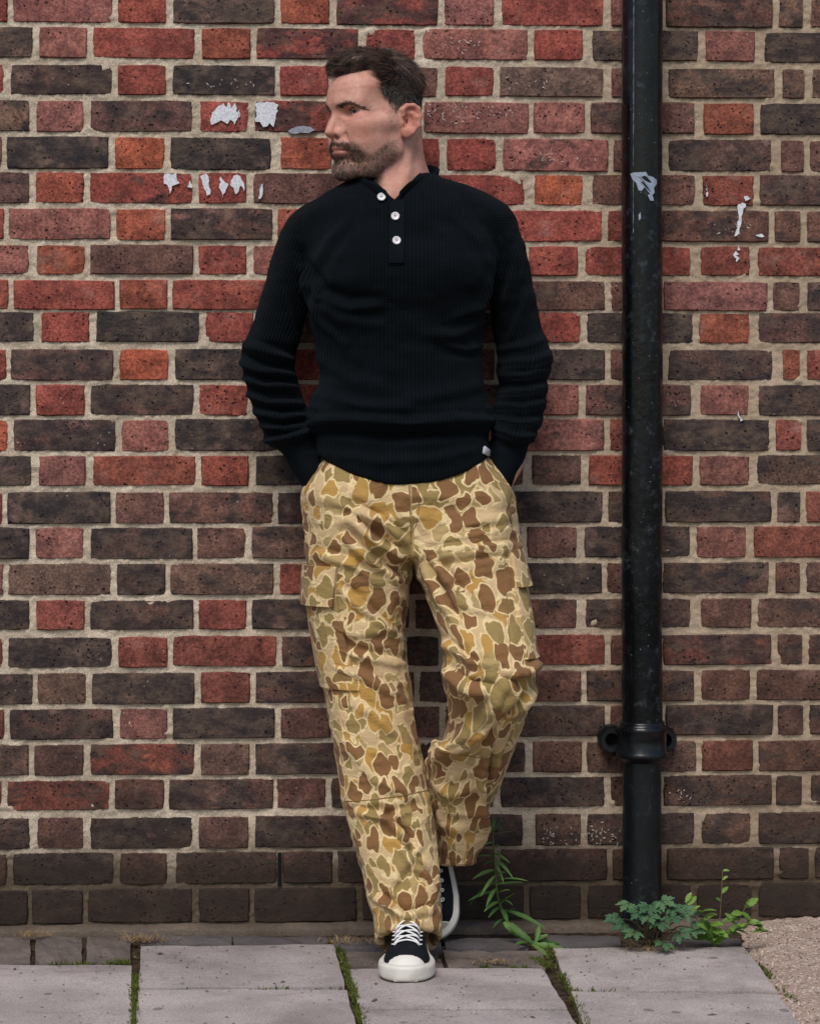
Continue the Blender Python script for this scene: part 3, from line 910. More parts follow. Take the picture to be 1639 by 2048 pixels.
def drainpipe():
    Yc = -.062
    pc = lambda v: P(1283, v, Yc)
    cx = pc(900)[0]
    r1 = (P(1323, 600, Yc)[0] - P(1242, 600, Yc)[0]) / 2
    r2 = (P(1325, 1650, Yc)[0] - P(1248, 1650, Yc)[0]) / 2 * 1.0
    zj1, zj0 = P(1283, 1445, Yc)[2], P(1283, 1512, Yc)[2]
    root = empty("drainpipe", (cx, Yc, 0))
    tag(root, "black cast iron drainpipe with scuffed paint fixed to the brick wall", "drainpipe")
    # lengths carry slight bends of an old pipe
    def length(z0, z1, r, n=44, m=36, seed=0):
        V, F = [], []
        for j in range(m + 1):
            z = z0 + (z1 - z0) * j / m
            w = .0006 * math.sin(z * 7 + seed)
            for k in range(n):
                a = 2*math.pi*k/n
                V.append((cx + w + r*math.cos(a), Yc + w*.5 + r*math.sin(a), z))
        for j in range(m):
            for k in range(n):
                F.append((j*n+k, j*n+(k+1) % n, (j+1)*n+(k+1) % n, (j+1)*n+k))
        F.append(tuple(m*n+k for k in range(n)))
        return MB().add(V, F)
    length(zj0 + .03, 3.1, r1).build("upper_pipe", M_PIPE, root)
    low = length(-.012, zj0 + .02, r2, seed=2)
    low.build("lower_pipe", M_PIPE, root)
    H = zj1 - zj0
    prof = [(r2, -.012), (r2 + .006, -.004), (r2 + .013, .0), (r2 + .014, .004), (r2 + .013, .008), (r2 + .0105, .011), (r2 + .0105, H*.5),
            (r2 + .0105, H - .022), (r2 + .012, H - .018), (r2 + .0135, H - .012), (r2 + .010, H - .006), (r2 + .006, H - .004), (r2 + .007, H), (r2 + .003, H + .004), (r1 + .0002, H + .004)]
    collar = MB().lathe(prof, (cx, Yc, zj0), 48, cap=False).build("socket_collar", M_PIPE, root)
    # fixing ears: thick rounded lugs with a bolt hole
    for s, ue, name in ((-1, 1196, "l"), (1, 1352, "r")):
        ex = P(ue, 1480, -.03)[0]
        zc = P(ue, 1479, -.03)[2]
        rr = .026 if s < 0 else .024
        c = np.array([ex - s * rr, -.030, zc])
        V, F = [], []
        n = 28
        for k in range(n):
            a = 2*math.pi*k/n
            ca, sa = math.cos(a), math.sin(a)
            stretch = 1.0 if ca * s > 0 else 1.7
            for (q, yy) in ((.36, .018), (.40, -.004), (.52, -.013), (.84, -.013), (1.0, -.004), (1.0, .028)):
                st = stretch if q > .55 else 1.0
                V.append((c[0] + rr*q*ca*st, c[1] + yy, c[2] + rr*1.1*q*sa))
        for k in range(n):
            for j in range(5):
                F.append((k*6+j, k*6+j+1, ((k+1) % n)*6+j+1, ((k+1) % n)*6+j))
        V2 = [(c[0] + rr*.38*math.cos(2*math.pi*k/12), c[1] + .012, c[2] + rr*.4*math.sin(2*math.pi*k/12)) for k in range(12)]
        mb = MB().add(V, F)
        ear = mb.build("fixing_ear", M_PIPE, root)
        smooth_by_angle(ear, 50)
        MB().add(V2, [tuple(range(11, -1, -1))]).build("bolt_hole", M_SLOT, ear, smooth=False)
    #
    # reflected highlight down the pipe's left side, added as a thin pale tube
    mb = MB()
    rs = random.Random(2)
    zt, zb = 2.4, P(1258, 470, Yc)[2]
    streak_a = math.radians(237)
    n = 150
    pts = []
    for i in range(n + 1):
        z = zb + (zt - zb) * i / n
        aa = streak_a + .05 * (i / n) + .006 * math.sin(i * 1.7)
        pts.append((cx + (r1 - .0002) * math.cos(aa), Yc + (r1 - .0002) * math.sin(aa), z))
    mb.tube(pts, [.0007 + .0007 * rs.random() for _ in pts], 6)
    mb.build("highlight_streak", simple("pale_highlight", (96, 104, 110), .35, .7, 90, spec=.6), root)
    def on_pipe(u, v):
        p = P(u, v, Yc); dx = p[0] - cx
        y = Yc - math.sqrt(max(1e-6, (r1 + .0012)**2 - dx*dx))
        q = P(u, v, y)
        return q
    mf = simple("bare_primer", (150, 160, 176), .6, .12, 150)
    for i, poly in enumerate([[(1260,347),(1266,345),(1270,352),(1280,354),(1286,352),(1291,344),(1296,354),(1304,354),(1312,360),(1312,368),(1306,376),(1308,385),(1302,392),(1296,384),(1288,374),(1282,382),(1276,380),(1274,368),(1264,358)],
                             [(1294,390),(1300,388),(1305,394),(1306,402),(1299,401)], [(1276,430),(1280,424),(1281,436),(1277,441)]]):
        V = [on_pipe(*p) for p in poly]
        cen = np.mean(V, axis=0)
        bm = bmesh.new()
        vs_ = [bm.verts.new(v) for v in V]
        f = bm.faces.new(vs_)
        bmesh.ops.triangulate(bm, faces=[f])
        bmesh.ops.subdivide_edges(bm, edges=bm.edges[:], cuts=2)
        for vv in bm.verts:
            dx = vv.co.x - cx
            vv.co.y = Yc - math.sqrt(max(1e-6, (r1 + .0012)**2 - dx*dx))
        bmesh.ops.recalc_face_normals(bm, faces=bm.faces)
        me = bpy.data.meshes.new("bare_patch"); bm.to_mesh(me); bm.free(); me.materials.append(mf)
        obj("bare_patch", me, root)
drainpipe()
# ------------------------------------------------------------------ the person
person = empty("person", (0.0, -.2, 0))
tag(person, "person in black ribbed henley and tan camouflage trousers leaning back on the brick wall", "person")

# head frame: a = forwards, b = to the person's left, c = up, origin between the ear canals
PSI = math.radians(57)
HO = P(765.5, 245, -.13)
A_F = np.array([-math.sin(PSI), -math.cos(PSI), 0]); A_L = np.array([math.cos(PSI), -math.sin(PSI), 0]); A_U = np.array([0, 0, 1.0])
def to_head(X, Y, Z):
    x, y, z = X - np.float32(HO[0]), Y - np.float32(HO[1]), Z - np.float32(HO[2])
    return (x*np.float32(A_F[0]) + y*np.float32(A_F[1]), x*np.float32(A_L[0]) + y*np.float32(A_L[1]), z)
def from_head(a, b, c):
    a, b, c = [np.asarray(q, float) for q in (a, b, c)]
    return HO + a[..., None]*A_F + b[..., None]*A_L + c[..., None]*A_U

EYE = np.array([.0845, .0335, .0155]); EYE_R = .0122

def lips_sdf(q):
    up = np.minimum(cap(q, (.1160, .004, -.0575), (.1110, .014, -.0590), .0040, .0036), cap(q, (.1110, .014, -.0590), (.0950, .0300, -.0630), .0036, .0020))
    dn = np.minimum(cap(q, (.1132, .000, -.0682), (.1080, .012, -.0676), .0045, .0040), cap(q, (.1095, .012, -.0680), (.0950, .0290, -.0645), .0050, .0022))
    return up, dn

def head_sdf(X, Y, Z):
    a, b, c = to_head(X, Y, Z)
    q = (a, np.abs(b), c)
    d = ell(q, (.020, 0, .036), (.098, .0765, .090))
    d = smin(d, ell(q, (.052, 0, .046), (.068, .061, .066)), .02)
    d = smin(d, ell(q, (.052, 0, -.030), (.058, .056, .070)), .02)
    # jaw and chin
    d = smin(d, cap(q, (.012, .054, -.060), (.060, .039, -.099), .016, .015), .02)
    d = smin(d, cap(q, (.060, .035, -.096), (.092, .012, -.102), .017, .016), .018)
    d = smin(d, ell(q, (.0965, 0, -.100), (.0175, .022, .0185)), .014)
    d = smin(d, cap(q, (.006, .058, -.02), (.012, .055, -.060), .014, .015), .018)
    # cheeks
    d = smin(d, ell(q, (.055, .0405, -.038), (.048, .0285, .050)), .022)
    d = smin(d, ell(q, (.079, .045, -.014), (.022, .017, .016)), .018)
    d = smin(d, cap(q, (.070, .054, -.010), (.012, .066, -.004), .009, .008), .022)
    # temples slightly hollow
    d = smax(d, -ell(q, (.066, .078, .036), (.030, .014, .026)), .02)
    # brow
    d = smin(d, cap(q, (.1105, .013, .0305), (.092, .044, .0315), .0105, .0090), .014)
    d = smin(d, ell(q, (.108, 0, .032), (.012, .014, .012)), .012)
    # sockets
    d = smax(d, -ell(q, (.112, .033, .0125), (.026, .0185, .0115)), .010)
    d = smin(d, ell(q, (.082, .042, .001), (.014, .016, .009)), .010)
    # muzzle
    d = smin(d, ell(q, (.090, 0, -.055), (.026, .029, .028)), .016)
    d = smin(d, ell(q, (.1005, 0, -.046), (.018, .018, .012)), .010)
    # nasolabial crease
    d = smax(d, -cap(q, (.108, .0215, -.030), (.095, .035, -.058), .0030, .0022), .007)
    # nose
    n = cap(q, (.111, 0, .018), (.1280, 0, -.020), .0066, .0076)
    n = smin(n, ell(q, (.1290, 0, -.0285), (.0108, .0088, .0082)), .008)
    n = smin(n, cap(q, (.103, .004, .008), (.109, .0085, -.025), .010, .0098), .010)
    n = smin(n, ell(q, (.1125, .0120, -.0290), (.0110, .0068, .0082)), .005)
    n = smin(n, cap(q, (.125, 0, -.0335), (.112, 0, -.039), .005, .005), .006)
    d = smin(d, n, .008)
    d = smax(d, -ell(q, (.1160, .0074, -.0378), (.0082, .0044, .0052)), .003)
    # crease behind the nostril wing
    d = smax(d, -ell(q, (.1005, .0182, -.0290), (.004, .002, .007)), .004)
    # lips
    up, dn = lips_sdf(q)
    d = smin(d, up, .005); d = smin(d, dn, .005)
    d = smax(d, -cap(q, (.1250, 0, -.0628), (.0970, .0315, -.0642), .0018, .0013), .003)
    d = smax(d, -ell(q, (.1165, 0, -.0815), (.0075, .020, .0050)), .008)
    d = smax(d, -cap(q, (.1255, 0, -.046), (.1245, 0, -.052), .0025, .0025), .005)
    # eyelids
    e = ell(q, EYE, (.0148, .0150, .0146))
    slit = ell(q, (EYE[0] + .008, EYE[1] + .002, EYE[2] - .0008), (.018, .0155, .0058))
    e = smax(e, -slit, .002)
    ball = ell(q, EYE, (EYE_R,)*3)
    d = smin(d, e, .005)
    d = smax(d, -slit, .0015)
    d = np.minimum(d, ball + .0012)
    d = smin(d, cap(q, (.104, .020, .0250), (.086, .050, .0225), .0045, .0055), .006)       # fold over the lid
    # ear
    er = (a + .003, np.abs(b) - .0800 + .42 * (a + .004), c + .003)
    ear = ell(er, (-.003, .0, .002), (.0185, .0055, .031))
    ear = smin(ear, ell(er, (.002, .0, -.024), (.0095, .0055, .0115)), .008)
    ear = smax(ear, -ell(er, (.001, .0070, -.001), (.0105, .0110, .0160)), .003)
    ear = smax(ear, -ell(er, (-.004, .0070, .017), (.0080, .0050, .0085)), .003)
    pts = [(.010, .004, .010), (.012, .005, .021), (.004, .006, .0295), (-.008, .007, .0305), (-.017, .007, .024), (-.0205, .007, .008), (-.018, .006, -.010), (-.008, .004, -.024)]
    for p0, p1 in zip(pts[:-1], pts[1:]):
        ear = smin(ear, cap(er, p0, p1, .0034), .0055)
    ah = [(-.0125, .005, -.006), (-.0125, .006, .006), (-.006, .006, .015)]
    for p0, p1 in zip(ah[:-1], ah[1:]):
        ear = smin(ear, cap(er, p0, p1, .003), .004)
    ear = smin(ear, ell(er, (.0115, .003, -.006), (.004, .004, .006)), .004)
    d = smin(d, ear, .0035)
    # neck, in world space
    def W(u, v, y): return P(u, v, y).astype(np.float32)
    w = (X, Y, Z)
    d = smin(d, cap(w, W(790, 268, -.118), W(793, 372, -.120), .054, .060), .022)
    d = smin(d, cap(w, W(815, 268, -.15), W(806, 372, -.185), .015, .011), .014)     # neck muscle
    d = smin(d, cap(w, W(772, 330, -.165), W(782, 390, -.180), .022, .020), .02)     # throat
    d = smin(d, cap(w, W(793, 372, -.12), W(785, 440, -.135), .060, .080), .02)
    d = smin(d, cap(w, W(822, 335, -.10), W(842, 390, -.11), .018, .028), .03)       # trapezius
    return d

def to_obj(name, V, Q, mat, parent, smooth=True):
    return obj(name, fast_mesh(name, V, Q, mat, smooth), parent)

def masks(V):
    a, b, c = to_head(*[V[:, i] for i in range(3)])
    B = np.abs(b)
    # hair: signed margin in metres, positive inside the hair
    front = c - (.0985 - .22 * np.clip(a - .055, 0, 1) - .06 * np.clip(.05 - B, 0, 1)) 
    lim = np.interp(c, [-.04, -.033, .0, .012, .022, .04, .06, .085, .10], [-.036, -.030, -.020, -.012, .034, .041, .054, .056, .060])
    side = np.minimum(lim - a, c + .036)
    side = np.where((c < .034) & (c > -.012), np.maximum(side, np.minimum(np.minimum(.039 - a, a - .012), c - .004)), side)
    hair = np.where(a > .052, front, np.maximum(side, np.where(a > .03, front, -1)))
    hair = np.where(c > .115, .02, hair)
    eb = B - .0800 + .42 * (a + .004)
    hair = np.where((np.hypot((a + .006) / .024, (c - .0) / .038) < 1) & (eb > -.007), -.01, hair)
    # beard density
    top = np.interp(a, [-.01, .01, .04, .065, .080, .089, .100, .1125, .13], [-.030, -.034, -.044, -.066, -.068, -.058, -.049, -.0435, -.0435])
    bot = np.interp(a, [-.01, .025, .064, .10], [-.066, -.098, -.122, -.14])
    m = sstep(top - c, -.003, .010) * sstep(c - bot, -.006, .006) * sstep(a, .004, .026)
    q = (a, B, c)
    up, dn = lips_sdf(q)
    lip = sstep(-np.minimum(up, dn), -.0034, -.0008)
    stub = .22 * sstep(a, .010, .022) * sstep(.045 - a, 0, .012) * sstep(c, -.06, -.03) * sstep(.012 - c, 0, .012)
    beard = np.maximum(m * (1 - lip), stub)
    beard = beard * (1 - .75 * sstep(np.hypot(a - .118, (c + .0785) * 1.3), .010, .004) * (B > .012))
    red = np.exp(-((a - .082)**2 + (B - .045)**2 + (c + .022)**2) / .0007) + .9 * np.exp(-((a - .130)**2 + B**2 + (c + .028)**2) / .00022) + .9 * (B > .074) * (a < .012) * (np.abs(c) < .04)
    brow = np.exp(-(np.maximum(0, np.abs(c - (.0232 + .0056 * sstep(B, .012, .036) - .011 * sstep(B, .040, .060))) - .0012) / .0017)**2) * sstep(B, .009, .014) * sstep(.061 - B, 0, .008) * (a > .055)
    return hair, beard, lip, np.clip(red, 0, 1), brow

def skin_material():
    t = NT("skin")
    pos = t.pos()
    k = t.n("ShaderNodeSeparateColor"); t.l(t.attrib("face").outputs["Color"], k.inputs[0])
    shade = t.attrib("shade").outputs["Fac"]
    n1 = t.noise(pos, 38, 4, .6)
    c = t.mix(t.ramp(n1, .3, .7), lin(200, 146, 128), lin(217, 168, 150))
    n2 = t.noise(pos, 420, 3, .7)
    c = t.mix(t.ramp(n2, .35, .68, 0, .45), c, lin(178, 116, 94))
    n9 = t.noise(pos, 95, 4, .65)
    c = t.mix(t.ramp(n9, .48, .70, 0, .4), c, lin(188, 112, 96))
    c = t.mix(t.math('MULTIPLY', k.outputs[2], .42), c, lin(184, 96, 78))
    c = t.mix(t.math('MULTIPLY', k.outputs[1], .6), c, lin(172, 106, 94))
    nb = t.noise(pos, 900, 2, .7)
    be = t.math('MULTIPLY', k.outputs[0], t.ramp(nb, .25, .7, .30, .72))
    c = t.mix(be, c, lin(86, 66, 56))
    c = t.mix(t.math('MULTIPLY', shade, .8), c, lin(52, 42, 39))
    h = t.math('ADD', n2, t.math('MULTIPLY', t.noise(pos, 140, 4, .6), 1.0))
    m = t.done(c, .56, t.bump(h, .6, .0010), .35)
    t.b.inputs["Subsurface Weight"].default_value = .07
    t.b.inputs["Subsurface Radius"].default_value = (.9, .35, .2)
    t.b.inputs["Subsurface Scale"].default_value = .006
    return m
M_SKIN = skin_material()

def build_head():
    lo, hi = P(636, 455, -.30), P(905, 84, .03)
    lo = np.array([lo[0], -.28, lo[2]]); hi = np.array([hi[0] + .01, .02, hi[2]])
    h = .002
    X, Y, Z = grid(lo, hi, h)
    Fv = head_sdf(X, Y, Z)
    V, Q = surface_nets(Fv, lo, h, 1)
    a, b, c = to_head(*[V[:, i] for i in range(3)])
    N = vnormals(V, Q)
    # forehead lines, crow's feet, small unevenness
    B = np.abs(b)
    d = .00016 * np.sin((c + .15 * a) * 520) * sstep(c, .045, .06) * sstep(.088 - c, 0, .015) * (a > .06)
    for i, sl in enumerate((.25, -.05, -.4)):
        ln = (c - .013) - sl * (.068 - a) 
        d -= .0005 * np.exp(-(ln / .0011)**2) * sstep(.072 - a, 0, .006) * sstep(a, .046, .056) * (B > .03)
    d -= .0009 * np.exp(-((B - .006) / .0016)**2) * sstep(c, .022, .028) * sstep(.043 - c, 0, .008) * (a > .09)
    ln = (c - .0005) + .35 * (a - .085)
    d -= .0005 * np.exp(-(ln / .0014)**2) * (a > .072) * (B > .018)
    V = V + N * d[:, None]
    return V, Q

HV, HQ = build_head()
HN = vnormals(HV, HQ)
# ------------------------------------------------------------------ hair, beard, brows, eyes
def hair_material(name, c0, c1, grey, gfac):
    t = NT(name)
    pos = t.pos()
    rnd = t.attrib("strand").outputs["Fac"]
    c = t.mix(rnd, lin(*c0), lin(*c1))
    c = t.mix(t.math('MULTIPLY', t.ramp(t.attrib("strand_b").outputs["Fac"], 1 - gfac, 1 - gfac + .05), .9), c, lin(*grey))
    return t.done(c, .42, None, .5)
M_HAIR = hair_material("dark_brown_hair", (28, 20, 18), (112, 84, 70), (120, 108, 100), .05)
M_FADE = hair_material("short_side_hair", (28, 22, 20), (66, 54, 48), (150, 140, 132), .22)
M_BEARD = hair_material("beard_hair", (38, 27, 22), (104, 78, 60), (176, 162, 150), .22)
M_BROW = hair_material("brow_hair", (30, 21, 18), (60, 44, 36), (90, 78, 70), .02)

def strands(name, pts, r0, r1, mat, parent, extra=None, tone=None):
    """pts (n, m, 3) -> three-sided tapering hairs as one mesh"""
    n, m, _ = pts.shape
    T = np.gradient(pts, axis=1)
    T /= np.linalg.norm(T, axis=2, keepdims=True) + 1e-9
    ref = np.array([.31, .77, .55])
    S = np.cross(T, ref); S /= np.linalg.norm(S, axis=2, keepdims=True) + 1e-9
    U = np.cross(T, S)
    rad = np.linspace(r0, r1, m)[None, :, None]
    V = np.stack([pts + (S * math.cos(k*2.0944) + U * math.sin(k*2.0944)) * rad for k in range(3)], 2)   # n,m,3,3
    I = np.arange(n*m*3).reshape(n, m, 3)
    F = []
    for k in range(3):
        F.append(np.stack([I[:, :-1, k], I[:, :-1, (k+1) % 3], I[:, 1:, (k+1) % 3], I[:, 1:, k]], -1).reshape(-1, 4))
    F = np.concatenate(F)
    me = fast_mesh(name, V.reshape(-1, 3), F, mat)
    r = np.random.default_rng(n)
    if tone is None: tone = .35 * r.random(n) + .65 * np.clip(.5 + .9 * vnoise(pts[:, 0, 0]*230, pts[:, 0, 1]*230, pts[:, 0, 2]*190, 4), 0, 1)
    attr(me, "strand", np.repeat(tone, m*3)); attr(me, "strand_b", np.repeat(r.random(n) if extra is None else extra, m*3))
    o = obj(name, me, parent)
    return o

def sample(V, Q, w, n, r):
    """n random places on the quads, density by the per-vertex weight w"""
    area = np.linalg.norm(np.cross(V[Q[:, 2]] - V[Q[:, 0]], V[Q[:, 3]] - V[Q[:, 1]]), axis=1) / 2
    p = area * w[Q].mean(1)
    f = r.choice(len(Q), n, p=p / p.sum())
    s, t = r.random((2, n))
    W = np.stack([(1-s)*(1-t), s*(1-t), s*t, (1-s)*t], 1)
    return f, W

def groom(roots, normals, dirs, length, lift, curl, m, r, drop=None):
    """grow hairs in the head frame: follow dirs, bent round the skull"""
    n = len(roots)
    pts = np.zeros((n, m, 3)); pts[:, 0] = roots
    cen = np.array([.02, 0, .036])
    p = roots.copy()
    seg = (length / (m - 1))[:, None]
    jit = r.normal(size=(n, 3)) * curl
    for i in range(1, m):
        nn = (p - cen) / np.array([.098, .0765, .09])**2
        nn /= np.linalg.norm(nn, axis=1, keepdims=True)
        d = dirs - nn * np.sum(dirs*nn, axis=1, keepdims=True)
        d /= np.linalg.norm(d, axis=1, keepdims=True) + 1e-9
        lf = lift * (1 - 1.5 * i / m)
        g = d + nn * lf[:, None] + jit
        if drop is not None: g[:, 2] -= drop * i / m
        g /= np.linalg.norm(g, axis=1, keepdims=True)
        p = p + g * seg
        pts[:, i] = p
    return pts

def build_hair():
    hair, beard, lip, red, brow = masks(HV)
    r = np.random.default_rng(5)
    a, b, c = to_head(*[HV[:, i] for i in range(3)])
    L = np.stack([a, b, c], 1)
    M = np.stack([A_F, A_L, A_U], 1)           # world -> head axes (columns)
    LN = HN @ M
    # the mass of the hair: skull faces lifted off the scalp
    thick = .0035 + .013 * sstep(c, .060, .108) + .009 * sstep(a, .02, .09) * sstep(c, .075, .10) 
    thick = thick * sstep(hair, 0, .010) * (.15 + .85 * sstep(c, .058, .086))
    ph = (a * .8 + c * .5) * 260 + 3 * vnoise(a*40, b*40, c*40, 3)
    lum = vnoise(a*34, b*95, c*60 + a*30, 8) * .0046 + vnoise(a*60, b*220, c*150 + a*60, 9) * .0026
    keep = (hair > .0002) & (c > .060 + .024 * vnoise(a*60, b*60, c*60, 4))
    top = sstep(c, .06, .10)
    VV = HV + HN * (thick + lum * top * sstep(hair, 0, .01))[:, None]
    fk = keep[HQ].all(1)
    used = np.unique(HQ[fk]); mp = np.full(len(HV), -1); mp[used] = np.arange(len(used))
    me = fast_mesh("hair", VV[used], mp[HQ[fk]], M_HAIR)
    attr(me, "strand", np.clip(.22 + .5 * vnoise(a*45, b*190, c*150 + a*60, 12), 0, 1)[used]); attr(me, "strand_b", np.zeros(len(used)))
    ho = obj("hair", me, person)
    ho["label"] = "short dark brown hair swept forward on top and clipped at the sides"
    # long hairs on top
    w = np.clip(sstep(hair, .001, .006) * sstep(c, .050, .085), 0, 1)
    f, W = sample(HV, HQ, w, 8500, r)
    root = np.einsum('nk,nkd->nd', W, (L + LN * (thick * .92)[:, None])[HQ[f]]); nor = np.einsum('nk,nkd->nd', W, LN[HQ[f]])
    wf = sstep(root[:, 0] + .25 * root[:, 1], .000, .055)[:, None]
    clump = np.stack([vnoise(root[:, 0]*60, root[:, 1]*60, root[:, 2]*60, s) for s in (1, 2, 3)], 1)
    dirs = wf * np.array([1.0, -.28, .02]) + (1 - wf) * np.array([-.75, .25, -.55]) + clump * .55
    ln = (.022 + .014 * r.random(len(root))) * (.6 + .4 * sstep(root[:, 2], .06, .10)) * (1 - .45 * sstep(root[:, 0], .06, .10))
    dirs = dirs + sstep(root[:, 0], .06, .10)[:, None] * np.array([0, -.1, .45])
    pts = groom(root, nor, dirs, ln, .34 + .50 * r.random(len(root)), .14, 7, r)
    tone = np.clip(.15 * r.random(len(root)) + .45 + .95 * vnoise(root[:, 0]*45, root[:, 1]*190, root[:, 2]*150 + root[:, 0]*60, 12), 0, 1) ** 1.4
    stray = r.random(len(root)) < .06
    pts[stray] += np.cumsum(np.repeat((nor[stray] * .0016)[:, None], 7, 1), 1) * (.4 + r.random((stray.sum(), 1, 1)))
    strands("long_strands", from_head(pts[..., 0], pts[..., 1], pts[..., 2]), .00055, .00015, M_HAIR, ho, None, tone)
    # clipped sides
    w = sstep(hair, -.001, .006) * sstep(.085 - c, 0, .03) * (.06 + .94 * sstep(c, .012, .070))
    f, W = sample(HV, HQ, w, 11000, r)
    root = np.einsum('nk,nkd->nd', W, L[HQ[f]]); nor = np.einsum('nk,nkd->nd', W, LN[HQ[f]])
    dirs = np.array([-.35, 0, -.9]) + r.normal(size=(len(root), 3)) * .25
    ln = .004 + .008 * sstep(root[:, 2], .0, .07) + .003 * r.random(len(root))
    pts = groom(root, nor, dirs, ln, np.full(len(root), .6), .12, 4, r)
    grey = np.clip(r.random(len(root)) + .16 * sstep(.03 - root[:, 2], -.03, .03) * (root[:, 0] > -.02), 0, 1)
    strands("clipped_sides", from_head(pts[..., 0], pts[..., 1], pts[..., 2]), .00034, .00016, M_FADE, ho, grey)
    # beard
    w = beard**1.3 * (1 + 1.6 * (np.abs(b) < .034) * (a > .088) * (c > -.060) + 1.0 * (np.abs(b) < .010) * (c < -.07) * (c > -.090) * (a > .1))
    f, W = sample(HV, HQ, w * (.35 + sstep(vnoise(a*170, b*170, c*170, 6), -.5, .6)), 6500, r)
    root = np.einsum('nk,nkd->nd', W, L[HQ[f]]); nor = np.einsum('nk,nkd->nd', W, LN[HQ[f]])
    dirs = np.array([.15, 0, -1.0]) + r.normal(size=(len(root), 3)) * .35
    dt = dirs - nor * np.sum(dirs * nor, 1, keepdims=True)
    dt /= np.linalg.norm(dt, axis=1, keepdims=True)
    dens = np.einsum('nk,nk->n', W, beard[HQ[f]])
    ln = (.0018 + .0026 * sstep(root[:, 0], .02, .09) * dens) * (.7 + .6 * r.random(len(root)))
    k = np.linspace(0, 1, 4)[None, :, None]
    pts = root[:, None] + (nor[:, None] * .55 * (k - .3 * k**2) + dt[:, None] * k**1.3) * ln[:, None, None]
    grey = np.clip(r.random(len(root)) + .20 * sstep(root[:, 0], .07, .10) * sstep(-.085 - root[:, 2], 0, .01), 0, 1)
    dark = (np.abs(root[:, 1]) < .034) & (root[:, 0] > .088) & (root[:, 2] > -.088)
    grey = np.where(dark, grey * .8, grey)
    bo = strands("beard", from_head(pts[..., 0], pts[..., 1], pts[..., 2]), .00030, .00014, M_BEARD, person, grey)
    bo["label"] = "short greying brown beard and moustache"
    # brows
    for s in (1, -1):
        f, W = sample(HV, HQ, brow * (b * s > 0), 300, r)
        root = np.einsum('nk,nkd->nd', W, L[HQ[f]]); nor = np.einsum('nk,nkd->nd', W, LN[HQ[f]])
        dirs = np.array([-.75, s * .6, .12]) + r.normal(size=(len(root), 3)) * .22
        ln = .0045 + .003 * r.random(len(root))
        k = np.linspace(0, 1, 4)[None, :, None]
        pts = root[:, None] + (nor[:, None] * .18 * k + dirs[:, None] * k) * ln[:, None, None]
        strands("eyebrow", from_head(pts[..., 0], pts[..., 1], pts[..., 2]), .00036, .00014, M_BROW, person)
    # eyes
    t = NT("eye")
    col = t.attrib("eye").outputs["Color"]
    m_eye = t.done(col, .12, None, .5)
    for s in (1, -1):
        ce = from_head(EYE[0], EYE[1] * s, EYE[2])
        V, F = [], []
        nu, nv = 40, 28
        for j in range(nv + 1):
            for i in range(nu):
                th, ph = math.pi * j / nv, 2 * math.pi * i / nu
                V.append((math.cos(th), math.sin(th) * math.cos(ph), math.sin(th) * math.sin(ph)))
        V = np.array(V)
        F = np.array([(j*nu+i, j*nu+(i+1) % nu, (j+1)*nu+(i+1) % nu, (j+1)*nu+i) for j in range(nv) for i in range(nu)])
        g = np.array([.955, .29, -.05]); g /= np.linalg.norm(g)
        cosg = V @ g
        ang = np.arccos(np.clip(cosg, -1, 1))
        col = np.tile(np.array([.62, .57, .54, 1.0]), (len(V), 1))
        col[ang < .50] = (.035, .022, .014, 1); col[ang < .46] = (.06, .045, .030, 1); col[ang < .20] = (.004, .004, .004, 1)
        W = from_head(V[:, 0]*EYE_R + EYE[0], V[:, 1]*EYE_R + EYE[1]*s, V[:, 2]*EYE_R + EYE[2])
        me = fast_mesh("eye", W, F, m_eye)
        attr(me, "eye", col, 'FLOAT_COLOR')
        obj("eye", me, person)
        # upper lashes
        r2 = np.random.default_rng(3)
        k = np.linspace(0, 1, 90)
        bb = EYE[1] - .0115 + .024 * k
        cc = EYE[2] + .0042 * np.sqrt(np.clip(1 - ((bb - EYE[1] - .002) / .0150)**2, 0, 1)) - .0004
        aa = EYE[0] + np.sqrt(np.clip(.0140**2 - (bb - EYE[1])**2 - (cc - EYE[2])**2, 1e-7, 1))
        root = np.stack([aa, bb * s, cc], 1)
        d = np.stack([np.full(90, .0045), s * (k - .35) * .006, np.full(90, -.0002)], 1) + r2.normal(size=(90, 3)) * .0007
        q = np.linspace(0, 1, 4)[None, :, None]
        pts = root[:, None] + d[:, None] * q + np.array([0, 0, .0015]) * q**2
        strands("eyelashes", from_head(pts[..., 0], pts[..., 1], pts[..., 2]), .0005, .00015, M_BROW, person)
    return hair, beard, lip, red, brow
HAIR_M = build_hair()
